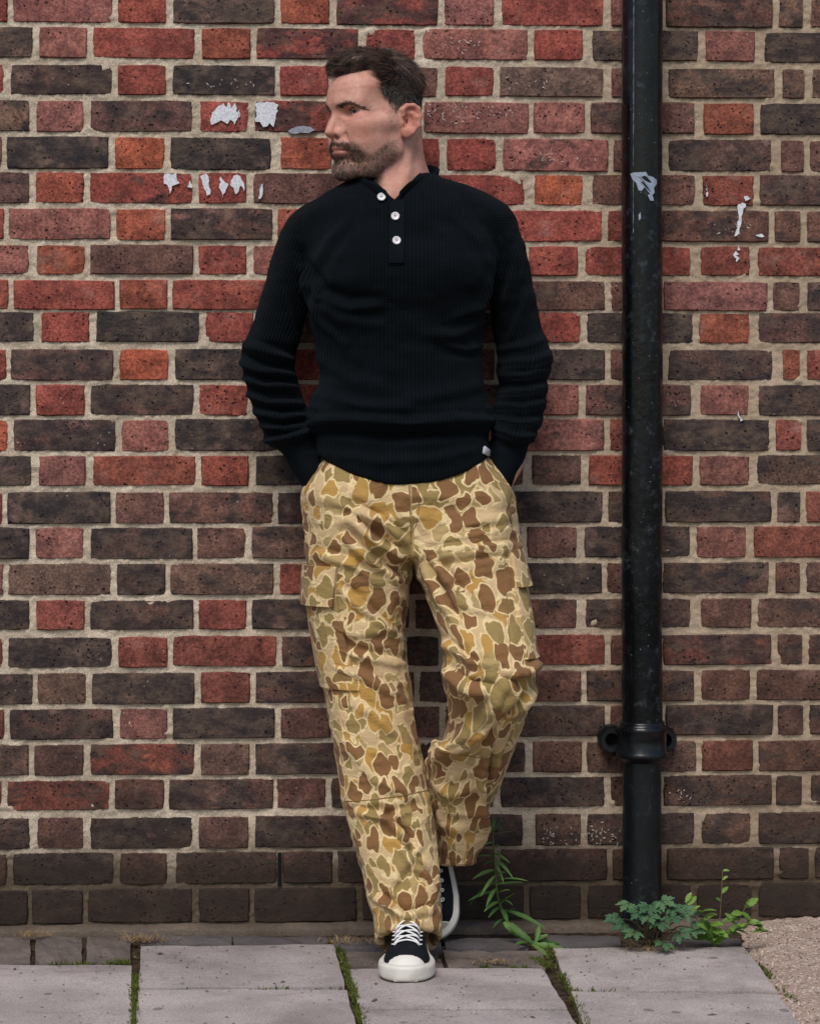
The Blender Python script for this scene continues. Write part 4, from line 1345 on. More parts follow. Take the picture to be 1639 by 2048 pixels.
# ------------------------------------------------------------------ clothes: traced sections
TORSO = Loft([(338,735,858,-.115,.060),(352,712,874,-.118,.072),(366,690,910,-.122,.084),(384,660,953,-.126,.096),(404,628,990,-.130,.106),
              (430,606,1008,-.133,.114),(470,594,1004,-.136,.121),(520,602,990,-.138,.126),(560,609,981,-.138,.128),(600,613,975,-.138,.126),
              (650,621,966,-.136,.121),(700,633,962,-.134,.117),(760,637,964,-.132,.116),(800,624,973,-.132,.120),(826,613,984,-.132,.126),
              (842,613,984,-.132,.126),(858,622,977,-.132,.119),(885,630,976,-.132,.117),(920,640,978,-.133,.119),(950,646,976,-.134,.120),(985,650,976,-.134,.120)], 2.5, .006)
ARM_L = Loft([(396,652,720,-.120,.050),(410,622,692,-.120,.060),(430,589,678,-.120,.068),(460,562,664,-.118,.072),(500,546,644,-.114,.073),
              (560,530,620,-.108,.069),(620,515,611,-.101,.066),(660,500,605,-.096,.064),(695,485,595,-.093,.063),(712,481,591,-.094,.064),
              (735,485,588,-.098,.062),(760,491,596,-.104,.060),(800,501,606,-.114,.058),(830,512,616,-.122,.055),(860,523,622,-.128,.052),
              (882,531,624,-.132,.050),(892,540,627,-.134,.044),(903,560,634,-.136,.039),(940,583,648,-.138,.036),(975,606,668,-.140,.034),(1005,620,676,-.142,.032)], 2.0, .004)
ARM_R = Loft([(376,880,924,-.118,.045),(394,905,972,-.120,.056),(414,925,1007,-.120,.064),(441,940,1030,-.120,.070),(480,952,1046,-.118,.073),
              (520,964,1056,-.113,.072),(560,974,1064,-.108,.069),(620,979,1075,-.101,.066),(660,984,1084,-.096,.064),(690,993,1097,-.093,.064),
              (715,995,1099,-.094,.064),(745,991,1094,-.098,.062),(770,998,1091,-.104,.060),(800,993,1090,-.113,.058),(830,987,1083,-.121,.055),
              (858,985,1074,-.127,.052),(880,983,1064,-.131,.049),(892,980,1056,-.134,.043),(910,974,1050,-.136,.039),(940,968,1038,-.138,.036),(975,962,1021,-.140,.034),(1005,954,1010,-.142,.032)], 2.0, .004)
HIPS = Loft([(880,680,955,-.134,.088),(905,664,966,-.134,.090),(920,645,978,-.135,.092),(940,630,992,-.136,.098),(962,614,1010,-.138,.112),(978,607,1021,-.139,.113),
             (1010,611,1025,-.140,.114),(1050,615,1028,-.140,.114),(1085,617,1034,-.142,.112),(1130,616,1040,-.145,.104)], 2.7, .005)
LEG_L = Loft([(960,612,820,-.140,.108),(1000,611,821,-.140,.109),(1050,615,821,-.142,.108),(1100,617,824,-.146,.106),(1150,616,822,-.152,.102),(1200,617,814,-.158,.098),
              (1250,624,804,-.166,.094),(1300,633,809,-.174,.091),(1340,640,814,-.182,.089),(1390,652,821,-.194,.087),(1440,660,828,-.206,.085),
              (1500,672,838,-.222,.082),(1580,682,855,-.244,.079),(1640,697,865,-.262,.077),(1700,714,873,-.280,.076),(1760,730,880,-.299,.076),
              (1820,742,882,-.318,.077),(1870,752,883,-.335,.079),(1910,758,884,-.347,.080)], 2.3, .007)
LEG_R = Loft([(960,815,1020,-.140,.108),(1000,819,1024,-.142,.109),(1050,822,1027,-.150,.108),(1100,823,1035,-.168,.106),(1150,834,1043,-.196,.103),(1200,858,1052,-.230,.100),
              (1250,877,1060,-.270,.098),(1290,888,1064,-.302,.096),(1320,886,1073,-.326,.096),(1342,884,1075,-.338,.096),(1362,887,1067,-.338,.094),(1390,896,1064,-.318,.090),
              (1420,899,1051,-.290,.085),(1460,895,1040,-.262,.081),(1488,888,1031,-.246,.078),(1506,869,1023,-.240,.077),(1530,858,1012,-.234,.076),(1560,855,1002,-.218,.074),
              (1600,857,985,-.198,.071),(1640,861,966,-.180,.069),(1690,867,958,-.160,.066),(1715,870,953,-.151,.065),(1760,872,946,-.140,.064)], 2.2, .005)

def seg_dist(px, py, a, b):
    ax, ay = a; bx, by = b
    dx, dy = bx - ax, by - ay
    t = np.clip(((px - ax) * dx + (py - ay) * dy) / (dx*dx + dy*dy), 0, 1)
    qx, qy = ax + dx * t, ay + dy * t
    d = np.hypot(px - qx, py - qy)
    s = np.sign((px - ax) * dy - (py - ay) * dx)
    return d * np.where(s == 0, 1, s), t

def fold(V, N, lines, front=True):
    """raise creases on cloth: each line = (points in photograph pixels, height mm, half width px, undercut)"""
    u, v = to_px(V)
    w = sstep(-N[:, 1], -.15, .35) if front else 1.0
    D = np.zeros(len(V))
    for pts, h, wid, under in lines:
        best = np.full(len(V), 1e9); sg = np.zeros(len(V)); tt = np.zeros(len(V))
        L = len(pts) - 1
        for i in range(L):
            d, t = seg_dist(u, v, pts[i], pts[i+1])
            m = np.abs(d) < best
            best = np.where(m, np.abs(d), best); sg = np.where(m, np.sign(d), sg); tt = np.where(m, (i + t) / L, tt)
        d = best * sg
        env = np.sin(np.pi * np.clip(.06 + .88 * tt, 0, 1)) ** .6
        wid = wid * .85
        D += h * .0026 * env * (np.exp(-(d / wid)**2) - under * np.exp(-((d - 1.7 * wid) / wid)**2))
    return V + N * (D * w)[:, None]

# ---- trousers
def hem_left(X, Y, Z):
    z_side = P(757, 1885, -.335)[2]; z_front = P(822, 1853, -.415)[2]
    k = (z_front - z_side) / .080
    x0 = P(822, 1860, -.36)[0]
    return z_side + k * np.clip(-.335 - Y, -.06, .1) + .10 * np.clip(X - x0, 0, .1) - Z       # > 0 below the hem

def hem_right(X, Y, Z):
    return P(905, 1731, -.19)[2] - .12 * (Y + .19) - Z

def trousers_sdf(X, Y, Z, grow=0.0):
    zc = P(822, 1100, -.15)[2]
    zw = P(815, 895, -.13)[2]
    hip = smax(HIPS(X, Y, Z, grow), np.maximum(zc - .01 - Z, Z - zw), .01)
    L = smax(LEG_L(X, Y, Z, grow), Z - P(800, 985, -.14)[2], .02)
    R = smax(LEG_R(X, Y, Z, grow), Z - P(800, 985, -.14)[2], .02)
    # hands in the pockets push the cloth out
    hl = ell((X, Y, Z), P(664, 1020, -.165), (.044, .060, .070)) - grow
    hr = ell((X, Y, Z), P(964, 1025, -.165), (.043, .060, .070)) - grow
    legs = smin(smax(L, hem_left(X, Y, Z), .004), smax(R, hem_right(X, Y, Z), .004), .012)
    d = smin(hip, legs, .018)
    d = smin(smin(d, hl, .018), hr, .018)
    return d

def trousers_open(X, Y, Z):
    """hollow the hems"""
    d = trousers_sdf(X, Y, Z)
    zl = P(820, 1800, -.34)[2]; zr = P(905, 1690, -.16)[2]
    inl = smax(LEG_L(X, Y, Z, -.011), Z - zl, .01)
    inr = smax(LEG_R(X, Y, Z, -.011), Z - zr, .01)
    return np.maximum(np.maximum(d, -inl), -inr)

def camo_material():
    t = NT("duck_camouflage")
    uv = t.attrib("cloth").outputs["Vector"]
    pos = t.pos()
    def layer(seed, scale, stretch, rmin, rmax, wob):
        p = t.vmath('ADD', t.vmath('MULTIPLY', uv, stretch), (seed * 1.7, seed * 3.1, 0))
        n = t.vmath('SUBTRACT', t.noise(p, scale * 1.5, .6, .5, out="Color"), (.5, .5, .5))
        p = t.vmath('ADD', p, t.vmath('SCALE', n, wob / scale))
        n = t.vmath('SUBTRACT', t.noise(p, scale * 3.6, 1.0, .5, out="Color"), (.5, .5, .5))
        p = t.vmath('ADD', p, t.vmath('SCALE', n, .14 / scale))
        nd = t.n("ShaderNodeTexVoronoi", voronoi_dimensions='2D', feature='F1')
        t.l(p, nd.inputs["Vector"]); nd.inputs["Scale"].default_value = scale; nd.inputs["Randomness"].default_value = .72
        sp = t.n("ShaderNodeSeparateColor"); t.l(nd.outputs["Color"], sp.inputs[0])
        rad = t.math('ADD', rmin, t.math('MULTIPLY', sp.outputs[0], rmax - rmin))
        d = t.math('SUBTRACT', nd.outputs["Distance"], rad)
        k = .035
        fill = t.ramp(d, k*.25, -k*.25)
        ring = t.ramp(d, .0034 * scale + k*.25, .0034 * scale - k*.25)
        return fill, ring, sp
    sand, edge = lin(206, 176, 132), lin(230, 204, 154)
    olive, brown, gold, khaki = lin(150, 127, 76), lin(130, 91, 54), lin(184, 142, 72), lin(178, 152, 102)
    c = sand
    # pale blotches that lie underneath
    f, r, sp = layer(1, 24, (1.08, .85, 1), .22, .58, .95)
    c = t.mix(r, c, edge)
    c = t.mix(f, c, t.mix(t.ramp(sp.outputs[1], .30, .34), gold, t.mix(t.ramp(sp.outputs[2], .5, .54), khaki, olive)))
    # the main blotches, one per cell
    f, r, sp = layer(9, 23.5, (1.1, .84, 1), .26, .48, 1.0)
    c = t.mix(r, c, edge)
    c = t.mix(f, c, t.mix(t.ramp(sp.outputs[2], .66, .69), brown, t.mix(t.ramp(sp.outputs[1], .72, .75), olive, gold)))
    n = t.noise(pos, 700, 2, .6)
    c = t.mix(t.ramp(n, .35, .7, 0, .25), c, lin(120, 96, 66))
    wv = t.noise(t.vmath('MULTIPLY', uv, (3, 1, 1)), 900, 2)
    h = t.math('ADD', wv, t.math('MULTIPLY', t.noise(pos, 55, 4, .6), 6.0))
    h2 = t.noise(t.vmath('MULTIPLY', pos, (1, 1, 1.8)), 26, 3, .6, .8)
    nm = t.bump(h2, .35, .012)
    return t.done(c, .78, t.bump(h, .5, .0009, nm), .25, **{"Sheen Weight": .1})
M_CAMO = camo_material()
M_SEAM = simple("seam_thread", (128, 100, 62), .8, .2, 300)
M_DARKIN = simple("trouser_inside", (70, 56, 38), .9, .1)

def cloth_uv(V):
    zc = P(822, 1085, -.15)[2]
    xs = np.interp(V[:, 2], [P(822, v, -.2)[2] for v in (1750, 1500, 1300, 1200, 1100, 900)], [P(u, 1300, -.2)[0] for u in (877, 856, 850, 832, 822, 818)])
    left = V[:, 0] < xs
    al, rl = LEG_L.angle(V[:, 0], V[:, 1], V[:, 2]); ar, rr = LEG_R.angle(V[:, 0], V[:, 1], V[:, 2])
    u = np.where(left, al * .098, 3 + ar * .098)
    return np.stack([u, V[:, 2], np.zeros(len(V))], 1)

TROUSER_FOLDS = [
    # crotch and hips
    ([(700,1040),(760,1090),(800,1110)], 7, 9, .8), ([(690,1075),(750,1130),(800,1165)], 6, 9, .8), ([(720,1020),(790,1065),(815,1085)], 5, 8, .7),
    ([(1015,1060),(940,1075),(850,1085)], 6, 8, -.7), ([(1020,1090),(950,1100),(850,1105)], 7, 8, -.8), ([(1000,1120),(930,1140),(860,1150)], 4, 9, -.6),
    ([(1010,1035),(960,1045),(880,1065)], 4, 9, -.6), ([(850,1130),(880,1190),(905,1240)], 6, 8, .8), ([(865,1120),(905,1175),(960,1215)], 5, 9, .7),
    ([(900,1190),(950,1225),(1000,1235)], 4, 9, .6), ([(660,1000),(720,1030),(790,1050)], 3, 10, .5),
    # left thigh and knee
    ([(640,1110),(700,1130),(760,1165)], 4, 10, .6), ([(680,1180),(740,1230),(790,1275)], 5, 10, .6), ([(640,1240),(700,1270),(790,1260)], 4, 9, -.6),
    ([(650,1290),(710,1310),(800,1330)], 4, 9, .6), ([(660,1330),(720,1350),(805,1400)], 4, 10, .6), ([(700,1400),(760,1440),(820,1500)], 3, 11, .5),
    ([(690,1480),(750,1560),(845,1600)], 3, 12, .5), ([(715,1625),(770,1640),(830,1620)], 5, 8, .8), ([(760,1630),(800,1665),(815,1690)], 7, 8, .9),
    ([(800,1690),(815,1720),(850,1760)], 5, 8, .7), ([(830,1720),(855,1770),(868,1800)], 5, 7, .8), ([(760,1800),(810,1835),(860,1820)], 5, 8, .8),
    ([(745,1790),(780,1815),(800,1835)], 4, 8, .6), ([(840,1690),(800,1740),(770,1790)], 3, 10, .5),
    # right knee and shin
    ([(890,1290),(940,1330),(1000,1330)], 6, 9, .7), ([(885,1340),(930,1375),(990,1385)], 6, 10, .8), ([(1075,1330),(1040,1350),(1010,1345)], 9, 8, .8),
    ([(1066,1372),(1045,1395),(1020,1420)], 8, 8, .8), ([(1060,1345),(1030,1380),(1010,1400)], 5, 6, .7),
    ([(1012,1365),(960,1430),(905,1492),(868,1512)], 14, 10, -1.1), ([(1030,1400),(980,1470),(940,1530)], 4, 11, -.6),
    ([(905,1500),(940,1520),(1010,1525)], 3, 9, .6), ([(972,1490),(962,1560),(962,1650),(958,1700)], 8, 8, .8), ([(1010,1470),(985,1540),(970,1600)], 5, 8, .8),
    ([(860,1560),(900,1590),(950,1570)], 3, 11, .6), ([(880,1640),(910,1660),(950,1650)], 1.5, 11, .6),
]

def wrinkle(V, N, amp, scale, seed, zs=1.0):
    n = vnoise(V[:, 0]*scale, V[:, 1]*scale, V[:, 2]*scale*zs, seed)
    n = 1 - np.abs(n) * 2
    return V + N * (n * amp)[:, None]

def build_trousers():
    lo = np.array([P(590, 1000, -.14)[0], -.47, P(800, 1925, -.35)[2]]); hi = np.array([P(1095, 1340, -.3)[0], .012, P(800, 880, -.13)[2]])
    h = .004
    X, Y, Z = grid(lo, hi, h)
    V, Q = surface_nets(trousers_open(X, Y, Z), lo, h, 2)
    uv = cloth_uv(V)
    N = vnormals(V, Q)
    V = fold(V, N, TROUSER_FOLDS)
    N = vnormals(V, Q)
    hemfade = sstep(V[:, 2], P(905, 1735, -.17)[2], P(905, 1600, -.17)[2]) * (V[:, 0] > P(868, 1700, -.2)[0]) + (V[:, 0] <= P(868, 1700, -.2)[0])
    V = V + (wrinkle(V, N, .0040, 15, 4, 1.6) - V) * hemfade[:, None]
    V = wrinkle(V, N, .0016, 36, 6, 1.5)
    V[:, 1] = np.minimum(V[:, 1], -.003)
    o = to_obj("trousers", V, Q, M_CAMO, person)
    attr(o.data, "cloth", uv, 'FLOAT_VECTOR')
    o["label"] = "loose tan camouflage cargo trousers with brown and olive blotches"
    return o, V, Q
TROUSERS, TV, TQ = build_trousers()
T_BVH = BVHTree.FromPolygons([tuple(v) for v in TV], [tuple(int(i) for i in q) for q in TQ])

def hit(bvh, u, v, off=0.0):
    """where the line of sight of a photograph pixel meets a surface"""
    d = Vector(ray(u, v)).normalized()
    loc, nor, i, dist = bvh.ray_cast(Vector(CAMP), d)
    if loc is None: return None, None
    if nor.dot(d) > 0: nor = -nor
    return np.array(loc) + np.array(nor) * off, np.array(nor)

def seam(bvh, pts, name, parent, mat, r=.0012, off=-.0002, step=6):
    P3 = []
    for (u0, v0), (u1, v1) in zip(pts[:-1], pts[1:]):
        n = max(1, int(math.hypot(u1-u0, v1-v0) / step))
        for k in range(n + (1 if (u1, v1) == pts[-1] else 0)):
            p, nn = hit(bvh, u0 + (u1-u0)*k/n, v0 + (v1-v0)*k/n, off)
            if p is not None and (not P3 or np.linalg.norm(p - P3[-1]) < .05): P3.append(p)
    if len(P3) > 2:
        return MB().tube(P3, r, 6).build(name, mat, parent)

def patch(bvh, poly4, nu, nv, lift, th, uvfun=None, edge=.0):
    """a cloth piece lying on a surface: corners in photograph pixels (top-left, top-right, bottom-right, bottom-left)"""
    (a, b, c, d) = [np.array(p, float) for p in poly4]
    top = np.zeros((nv+1, nu+1, 3)); last = None; nrm = np.zeros_like(top)
    for j in range(nv+1):
        for i in range(nu+1):
            s, t = i/nu, j/nv
            q = (a*(1-s)+b*s)*(1-t) + (d*(1-s)+c*s)*t
            p, n = hit(bvh, q[0], q[1])
            if p is None: p = last if last is not None else P(q[0], q[1], -.2); n = np.array([0, -1., 0])
            last = p
            top[j, i] = p; nrm[j, i] = n
    nrm = nrm / np.linalg.norm(nrm, axis=2, keepdims=True)
    for _ in range(2):
        nrm[1:-1, 1:-1] = (nrm[1:-1, 1:-1] + nrm[:-2, 1:-1] + nrm[2:, 1:-1] + nrm[1:-1, :-2] + nrm[1:-1, 2:]) / 5
    V = np.concatenate([(top + nrm*(lift+th)).reshape(-1, 3), (top + nrm*lift*.2 - nrm*.002).reshape(-1, 3)])
    I = np.arange((nu+1)*(nv+1)).reshape(nv+1, nu+1); m = I.size
    F = [(I[j, i], I[j+1, i], I[j+1, i+1], I[j, i+1]) for j in range(nv) for i in range(nu)]
    ring = [I[0, i] for i in range(nu)] + [I[j, nu] for j in range(nv)] + [I[nv, i] for i in range(nu, 0, -1)] + [I[j, 0] for j in range(nv, 0, -1)]
    F += [(ring[k], ring[(k+1) % len(ring)], ring[(k+1) % len(ring)] + m, ring[k] + m) for k in range(len(ring))]
    return V, [tuple(int(x) for x in f) for f in F]

def limb_piece(loft, ang, vz, Yz, lift, th, nu=14, nv=10, flare=0.0):
    """a cloth piece wrapped round a limb: angles in degrees at top and bottom, v range in pixels"""
    V, I = [], {}
    for layer, off in ((0, lift + th), (1, -.003)):
        for j in range(nv+1):
            t = j / nv
            z = P(800, vz[0]*(1-t) + vz[1]*t, Yz)[2]
            for i in range(nu+1):
                s = i / nu
                a1 = ang[1] if len(ang) < 3 else ang[1]*(1-t) + ang[2]*t
                a = math.radians(ang[0]*(1-s) + a1*s)
                k = off + (flare * t if layer == 0 else 0)
                I[layer, j, i] = len(V)
                V.append(loft.surf(np.array(a), np.array(z), k))
    F = []
    for j in range(nv):
        for i in range(nu):
            F.append((I[0, j, i], I[0, j+1, i], I[0, j+1, i+1], I[0, j, i+1]))
    ring = [(0, i) for i in range(nu)] + [(j, nu) for j in range(nv)] + [(nv, i) for i in range(nu, 0, -1)] + [(j, 0) for j in range(nv, 0, -1)]
    for k in range(len(ring)):
        a, b = ring[k], ring[(k+1) % len(ring)]
        F.append((I[(0,)+a], I[(0,)+b], I[(1,)+b], I[(1,)+a]))
    return np.array(V), F

def trouser_details():
    def piece(name, V, F, lab=None, shift=0.0):
        me = fast_mesh(name, V, F, M_CAMO, True)
        o = obj(name, me, TROUSERS)
        attr(o.data, "cloth", cloth_uv(np.asarray(V)) + np.array([shift, shift * .3, 0]), 'FLOAT_VECTOR')
        smooth_by_angle(o, 45)
        return o
    # cargo pockets with flaps on the outer thighs
    V, F = limb_piece(LEG_L, (-120, -27, -11), (1150, 1368), -.17, .004, .004)
    piece("cargo_pocket", V, F)
    V, F = limb_piece(LEG_L, (-122, -25, -27), (1128, 1206), -.165, .008, .005, flare=.005)
    piece("pocket_flap", V, F, shift=.37)
    V, F = limb_piece(LEG_R, (42, 125, 125), (1112, 1304), -.24, .004, .004)
    piece("cargo_pocket", V, F)
    V, F = limb_piece(LEG_R, (46, 130, 130), (1098, 1170), -.22, .007, .004, flare=.007)
    piece("pocket_flap", V, F, shift=.51)
    S = lambda pts, r=.0011: seam(T_BVH, pts, "seam", TROUSERS, M_SEAM, r * .8)
    S([(818,962),(819,1010),(821,1050),(822,1088)], .0016)
    S([(836,966),(838,1010),(832,1050),(822,1066)])
    S([(690,1603),(740,1600),(800,1592),(854,1581)], .0016)
    S([(648,1372),(680,1368),(714,1360)], .0016)
    S([(1008,1112),(1012,1180),(1017,1260),(1020,1300)])
    S([(868,1500),(900,1506),(960,1516),(1015,1514)])
    S([(700,1655),(722,1720),(742,1790),(756,1850)])
    S([(616,1133),(644,1134),(668,1136)])
    S([(612,1201),(640,1202),(666,1200)])
    S([(645,930),(622,962),(612,985)], .0016)
    S([(985,935),(1008,962),(1018,985)], .0016)
trouser_details()

# ---- sweater
def sweater_sdf(X, Y, Z, grow=0.0):
    def zz(v): return P(815, v, -.13)[2]
    xc = P(815, 960, -.25)[0]
    hem = zz(972) + .052 * ((X - xc) / .168)**2 + .006
    # back hem hangs level with the sides
    t = smax(TORSO(X, Y, Z, grow), hem - Z, .004)
    t = smax(t, Z - zz(347), .006)
    al = smax(ARM_L(X, Y, Z, grow), Z - zz(400), .02)
    ar = smax(ARM_R(X, Y, Z, grow), Z - zz(382), .02)
    al = np.maximum(al, zz(990) - Z); ar = np.maximum(ar, zz(990) - Z)
    k_up = np.float32(.012)
    k = .010 + .035 * sstep(Z, zz(520), zz(420))
    d = smin(smin(t, al, k), ar, k)
    # chest and shoulder-blade volume
    d = smin(d, ell((X, Y, Z), P(738, 540, -.222), (.082, .052, .062)) - grow, .05)
    d = smin(d, ell((X, Y, Z), P(880, 540, -.222), (.082, .052, .062)) - grow, .05)
    return d

def neck_cut(X, Y, Z):
    """open neck of the henley: a round neck hole and the unbuttoned slit"""
    c = P(788, 352, -.122)
    hole = np.sqrt(((X - c[0]) / .073)**2 + ((Y - c[1]) / .072)**2) - 1
    hole = np.maximum(hole * .07, P(800, 372, -.13)[2] + .6 * (Y + .13) * 0 - Z)
    p0, p1, p2 = P(742, 352, -.2), P(788, 401, -.22), P(832, 350, -.2)
    def side(a, b): 
        nx, nz = (b[2] - a[2]), -(b[0] - a[0]); l = math.hypot(nx, nz)
        return ((X - a[0]) * nx + (Z - a[2]) * nz) / l
    wedge = np.maximum(np.maximum(side(p0, p1), side(p1, p2)), Y + .12)
    return np.minimum(hole, wedge)

SWEATER_FOLDS = [
    ([(612,870),(700,868),(800,876),(900,870),(980,866)], -6, 9, .0), ([(616,842),(700,838),(815,846),(910,838),(982,840)], 5, 10, .3),
    ([(640,905),(760,925),(860,920),(970,895)], 2.5, 12, .4),
    ([(604,540),(640,592),(700,615),(760,612)], 5, 12, .7), ([(606,575),(640,640),(690,690)], 3, 10, .5), ([(985,545),(960,600),(930,650)], 3, 10, -.5), ([(700,440),(660,480),(625,540)], 2.5, 12, .5), ([(900,430),(950,480),(985,540)], 2.5, 12, -.5), ([(612,570),(640,610),(700,630)], 3, 12, .5), ([(978,570),(955,610),(900,640)], 4, 12, .5), ([(618,610),(680,640),(760,650)], 3, 14, .4),
    ([(965,640),(910,670),(840,668)], 3, 14, .4), ([(968,690),(930,700),(890,690)], 3, 9, .5), ([(640,720),(700,760),(760,770)], 2.5, 16, .4),
    ([(960,770),(880,790),(800,800)], 2.5, 16, .4), ([(640,790),(720,812),(820,815)], 3, 12, .4),
    # left sleeve
    ([(482,722),(520,742),(585,752)], 7, 9, .8), ([(486,752),(530,772),(595,775)], 6, 8, .7), ([(497,786),(540,806),(600,808)], 6, 8, .7),
    ([(510,822),(560,836),(615,832)], 6, 8, .7), ([(522,850),(570,860),(620,850)], 7, 8, .8), ([(530,880),(575,876),(622,862)], 8, 8, .6), ([(492,690),(540,706),(590,720)], 5, 10, .6),
    ([(555,560),(575,620),(590,690)], 3, 10, .5), ([(600,520),(612,570),(606,640)], 4, 9, .6),
    # right sleeve
    ([(1097,706),(1060,722),(1000,728)], 7, 9, -.8), ([(1096,736),(1050,752),(998,752)], 6, 8, -.7), ([(1092,770),(1050,784),(998,786)], 6, 8, -.7),
    ([(1088,802),(1045,816),(990,812)], 6, 8, -.7), ([(1080,836),(1040,846),(988,838)], 6, 8, -.7), ([(1068,868),(1030,872),(986,856)], 8, 8, -.6), ([(1090,676),(1050,692),(992,702)], 5, 10, -.6),
    ([(1035,500),(1020,570),(1005,640)], 4, 9, -.6), ([(1000,480),(990,540),(985,610)], 4, 9, -.6), ([(1050,590),(1035,640),(1020,680)], 3, 9, -.5),
]

def knit_material(plain=False):
    t = NT("plain_black_knit" if plain else "black_rib_knit")
    pos = t.pos()
    n = t.noise(pos, 16, 4, .6)
    c = t.mix(t.ramp(n, .3, .7), lin(5, 11, 16), lin(9, 17, 23))
    if plain:
        h = t.noise(pos, 500, 2)
        nm = t.bump(h, .4, .0006)
    else:
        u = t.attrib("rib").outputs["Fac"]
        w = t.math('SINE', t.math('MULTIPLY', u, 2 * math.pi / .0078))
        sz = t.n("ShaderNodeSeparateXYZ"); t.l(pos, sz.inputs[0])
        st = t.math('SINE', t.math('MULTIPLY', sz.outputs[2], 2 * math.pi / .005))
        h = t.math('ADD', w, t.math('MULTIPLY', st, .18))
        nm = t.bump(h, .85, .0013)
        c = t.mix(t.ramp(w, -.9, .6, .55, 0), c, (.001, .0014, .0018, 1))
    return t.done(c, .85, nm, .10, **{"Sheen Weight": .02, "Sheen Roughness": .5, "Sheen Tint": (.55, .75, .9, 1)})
M_KNIT = knit_material(); M_PLAIN = knit_material(True)

def build_sweater():
    lo = np.array([P(468, 715, -.1)[0], -.30, P(800, 1000, -.1)[2]]); hi = np.array([P(1112, 715, -.1)[0], .006, P(800, 332, -.1)[2]])
    h = .004
    X, Y, Z = grid(lo, hi, h)
    d = np.maximum(sweater_sdf(X, Y, Z), -neck_cut(X, Y, Z))
    V, Q = surface_nets(d, lo, h, 2)
    x, y, z = V.T
    dt, dl, dr = TORSO(x, y, z), ARM_L(x, y, z), ARM_R(x, y, z)
    which = np.argmin(np.stack([dt, dl, dr]), 0)
    zs = P(815, 440, -.13)[2]
    u = np.zeros(len(V))
    at, _ = TORSO.angle(x, y, z); u0 = at * .165
    u0 = np.where(y < -.13, (x - P(815, 600, -.2)[0]) * (1 + .25 * ((x - P(815, 600, -.2)[0]) / .18)**2), u0)
    a1, _ = ARM_L.angle(x, y, z); a2, _ = ARM_R.angle(x, y, z)
    arm = z < zs
    u = np.where((which == 1) & arm, 2 + a1 * .06, np.where((which == 2) & arm, 4 + a2 * .06, u0))
    N = vnormals(V, Q)
    V = fold(V, N, SWEATER_FOLDS)
    N = vnormals(V, Q)
    V = V + N * (.0026 * vnoise(V[:, 0]*16, V[:, 1]*16, V[:, 2]*34, 3) + .0012 * vnoise(V[:, 0]*40, V[:, 1]*40, V[:, 2]*60, 5))[:, None]
    V[:, 1] = np.minimum(V[:, 1], -.003)
    o = to_obj("sweater", V, Q, M_KNIT, person)
    attr(o.data, "rib", u)
    # cuffs are plain knit
    vv = to_px(V)[1]; uu = to_px(V)[0]
    cuff_line_l = 905 - (uu - 553) * .42; cuff_line_r = 890 + (uu - 985) * .30
    cuff = ((which == 1) & (vv > cuff_line_l + 4)) | ((which == 2) & (vv > cuff_line_r - 6))
    o.data.materials.append(M_PLAIN)
    fm = cuff[Q].all(1).astype(np.int32)
    o.data.polygons.foreach_set("material_index", fm)
    o["label"] = "black ribbed henley sweater with three white buttons"
    return o, V, Q
SWEATER, SV, SQ = build_sweater()
S_BVH = BVHTree.FromPolygons([tuple(v) for v in SV], [tuple(int(i) for i in q) for q in SQ])

def strip(path, hgt, th, mat, name, parent, tilt=None):
    """an upright band of cloth along a path of 3-D points"""
    path = [np.asarray(p, float) for p in path]
    # smooth the path
    Q = []
    for i in range(len(path) - 1):
        p0, p1, p2, p3 = path[max(i-1, 0)], path[i], path[i+1], path[min(i+2, len(path)-1)]
        for k in range(8):
            t = k / 8
            Q.append(.5 * ((2*p1) + (-p0+p2)*t + (2*p0-5*p1+4*p2-p3)*t*t + (-p0+3*p1-3*p2+p3)*t**3))
    Q.append(path[-1])
    V, F = [], []
    m = len(Q)
    for i, p in enumerate(Q):
        t = Q[min(i+1, m-1)] - Q[max(i-1, 0)]; t[2] = 0
        n = np.array([t[1], -t[0], 0]); n /= np.linalg.norm(n) + 1e-9
        up = np.array([0, 0, 1.0])
        k = i / (m - 1)
        hh = hgt * (1 if tilt is None else tilt(k))
        inn = -n * (.22 * hh)                       # leans in towards the neck
        prof = [(0, 0), (th*.5, .15), (th*.6, .6), (th*.45, .93), (0, 1.0), (-th*.45, .93), (-th*.6, .6), (-th*.5, .1)]
        for (o, s) in prof:
            V.append(p + n*o + (up*hh + inn)*s)
    L = 8
    for i in range(m - 1):
        for k in range(L):
            F.append((i*L+k, i*L+(k+1) % L, (i+1)*L+(k+1) % L, (i+1)*L+k))
    F.append(tuple(range(L))); F.append(tuple((m-1)*L + k for k in range(L-1, -1, -1)))
    o = MB().add(V, F).build(name, mat, parent)
    smooth_by_angle(o, 60)
    return o

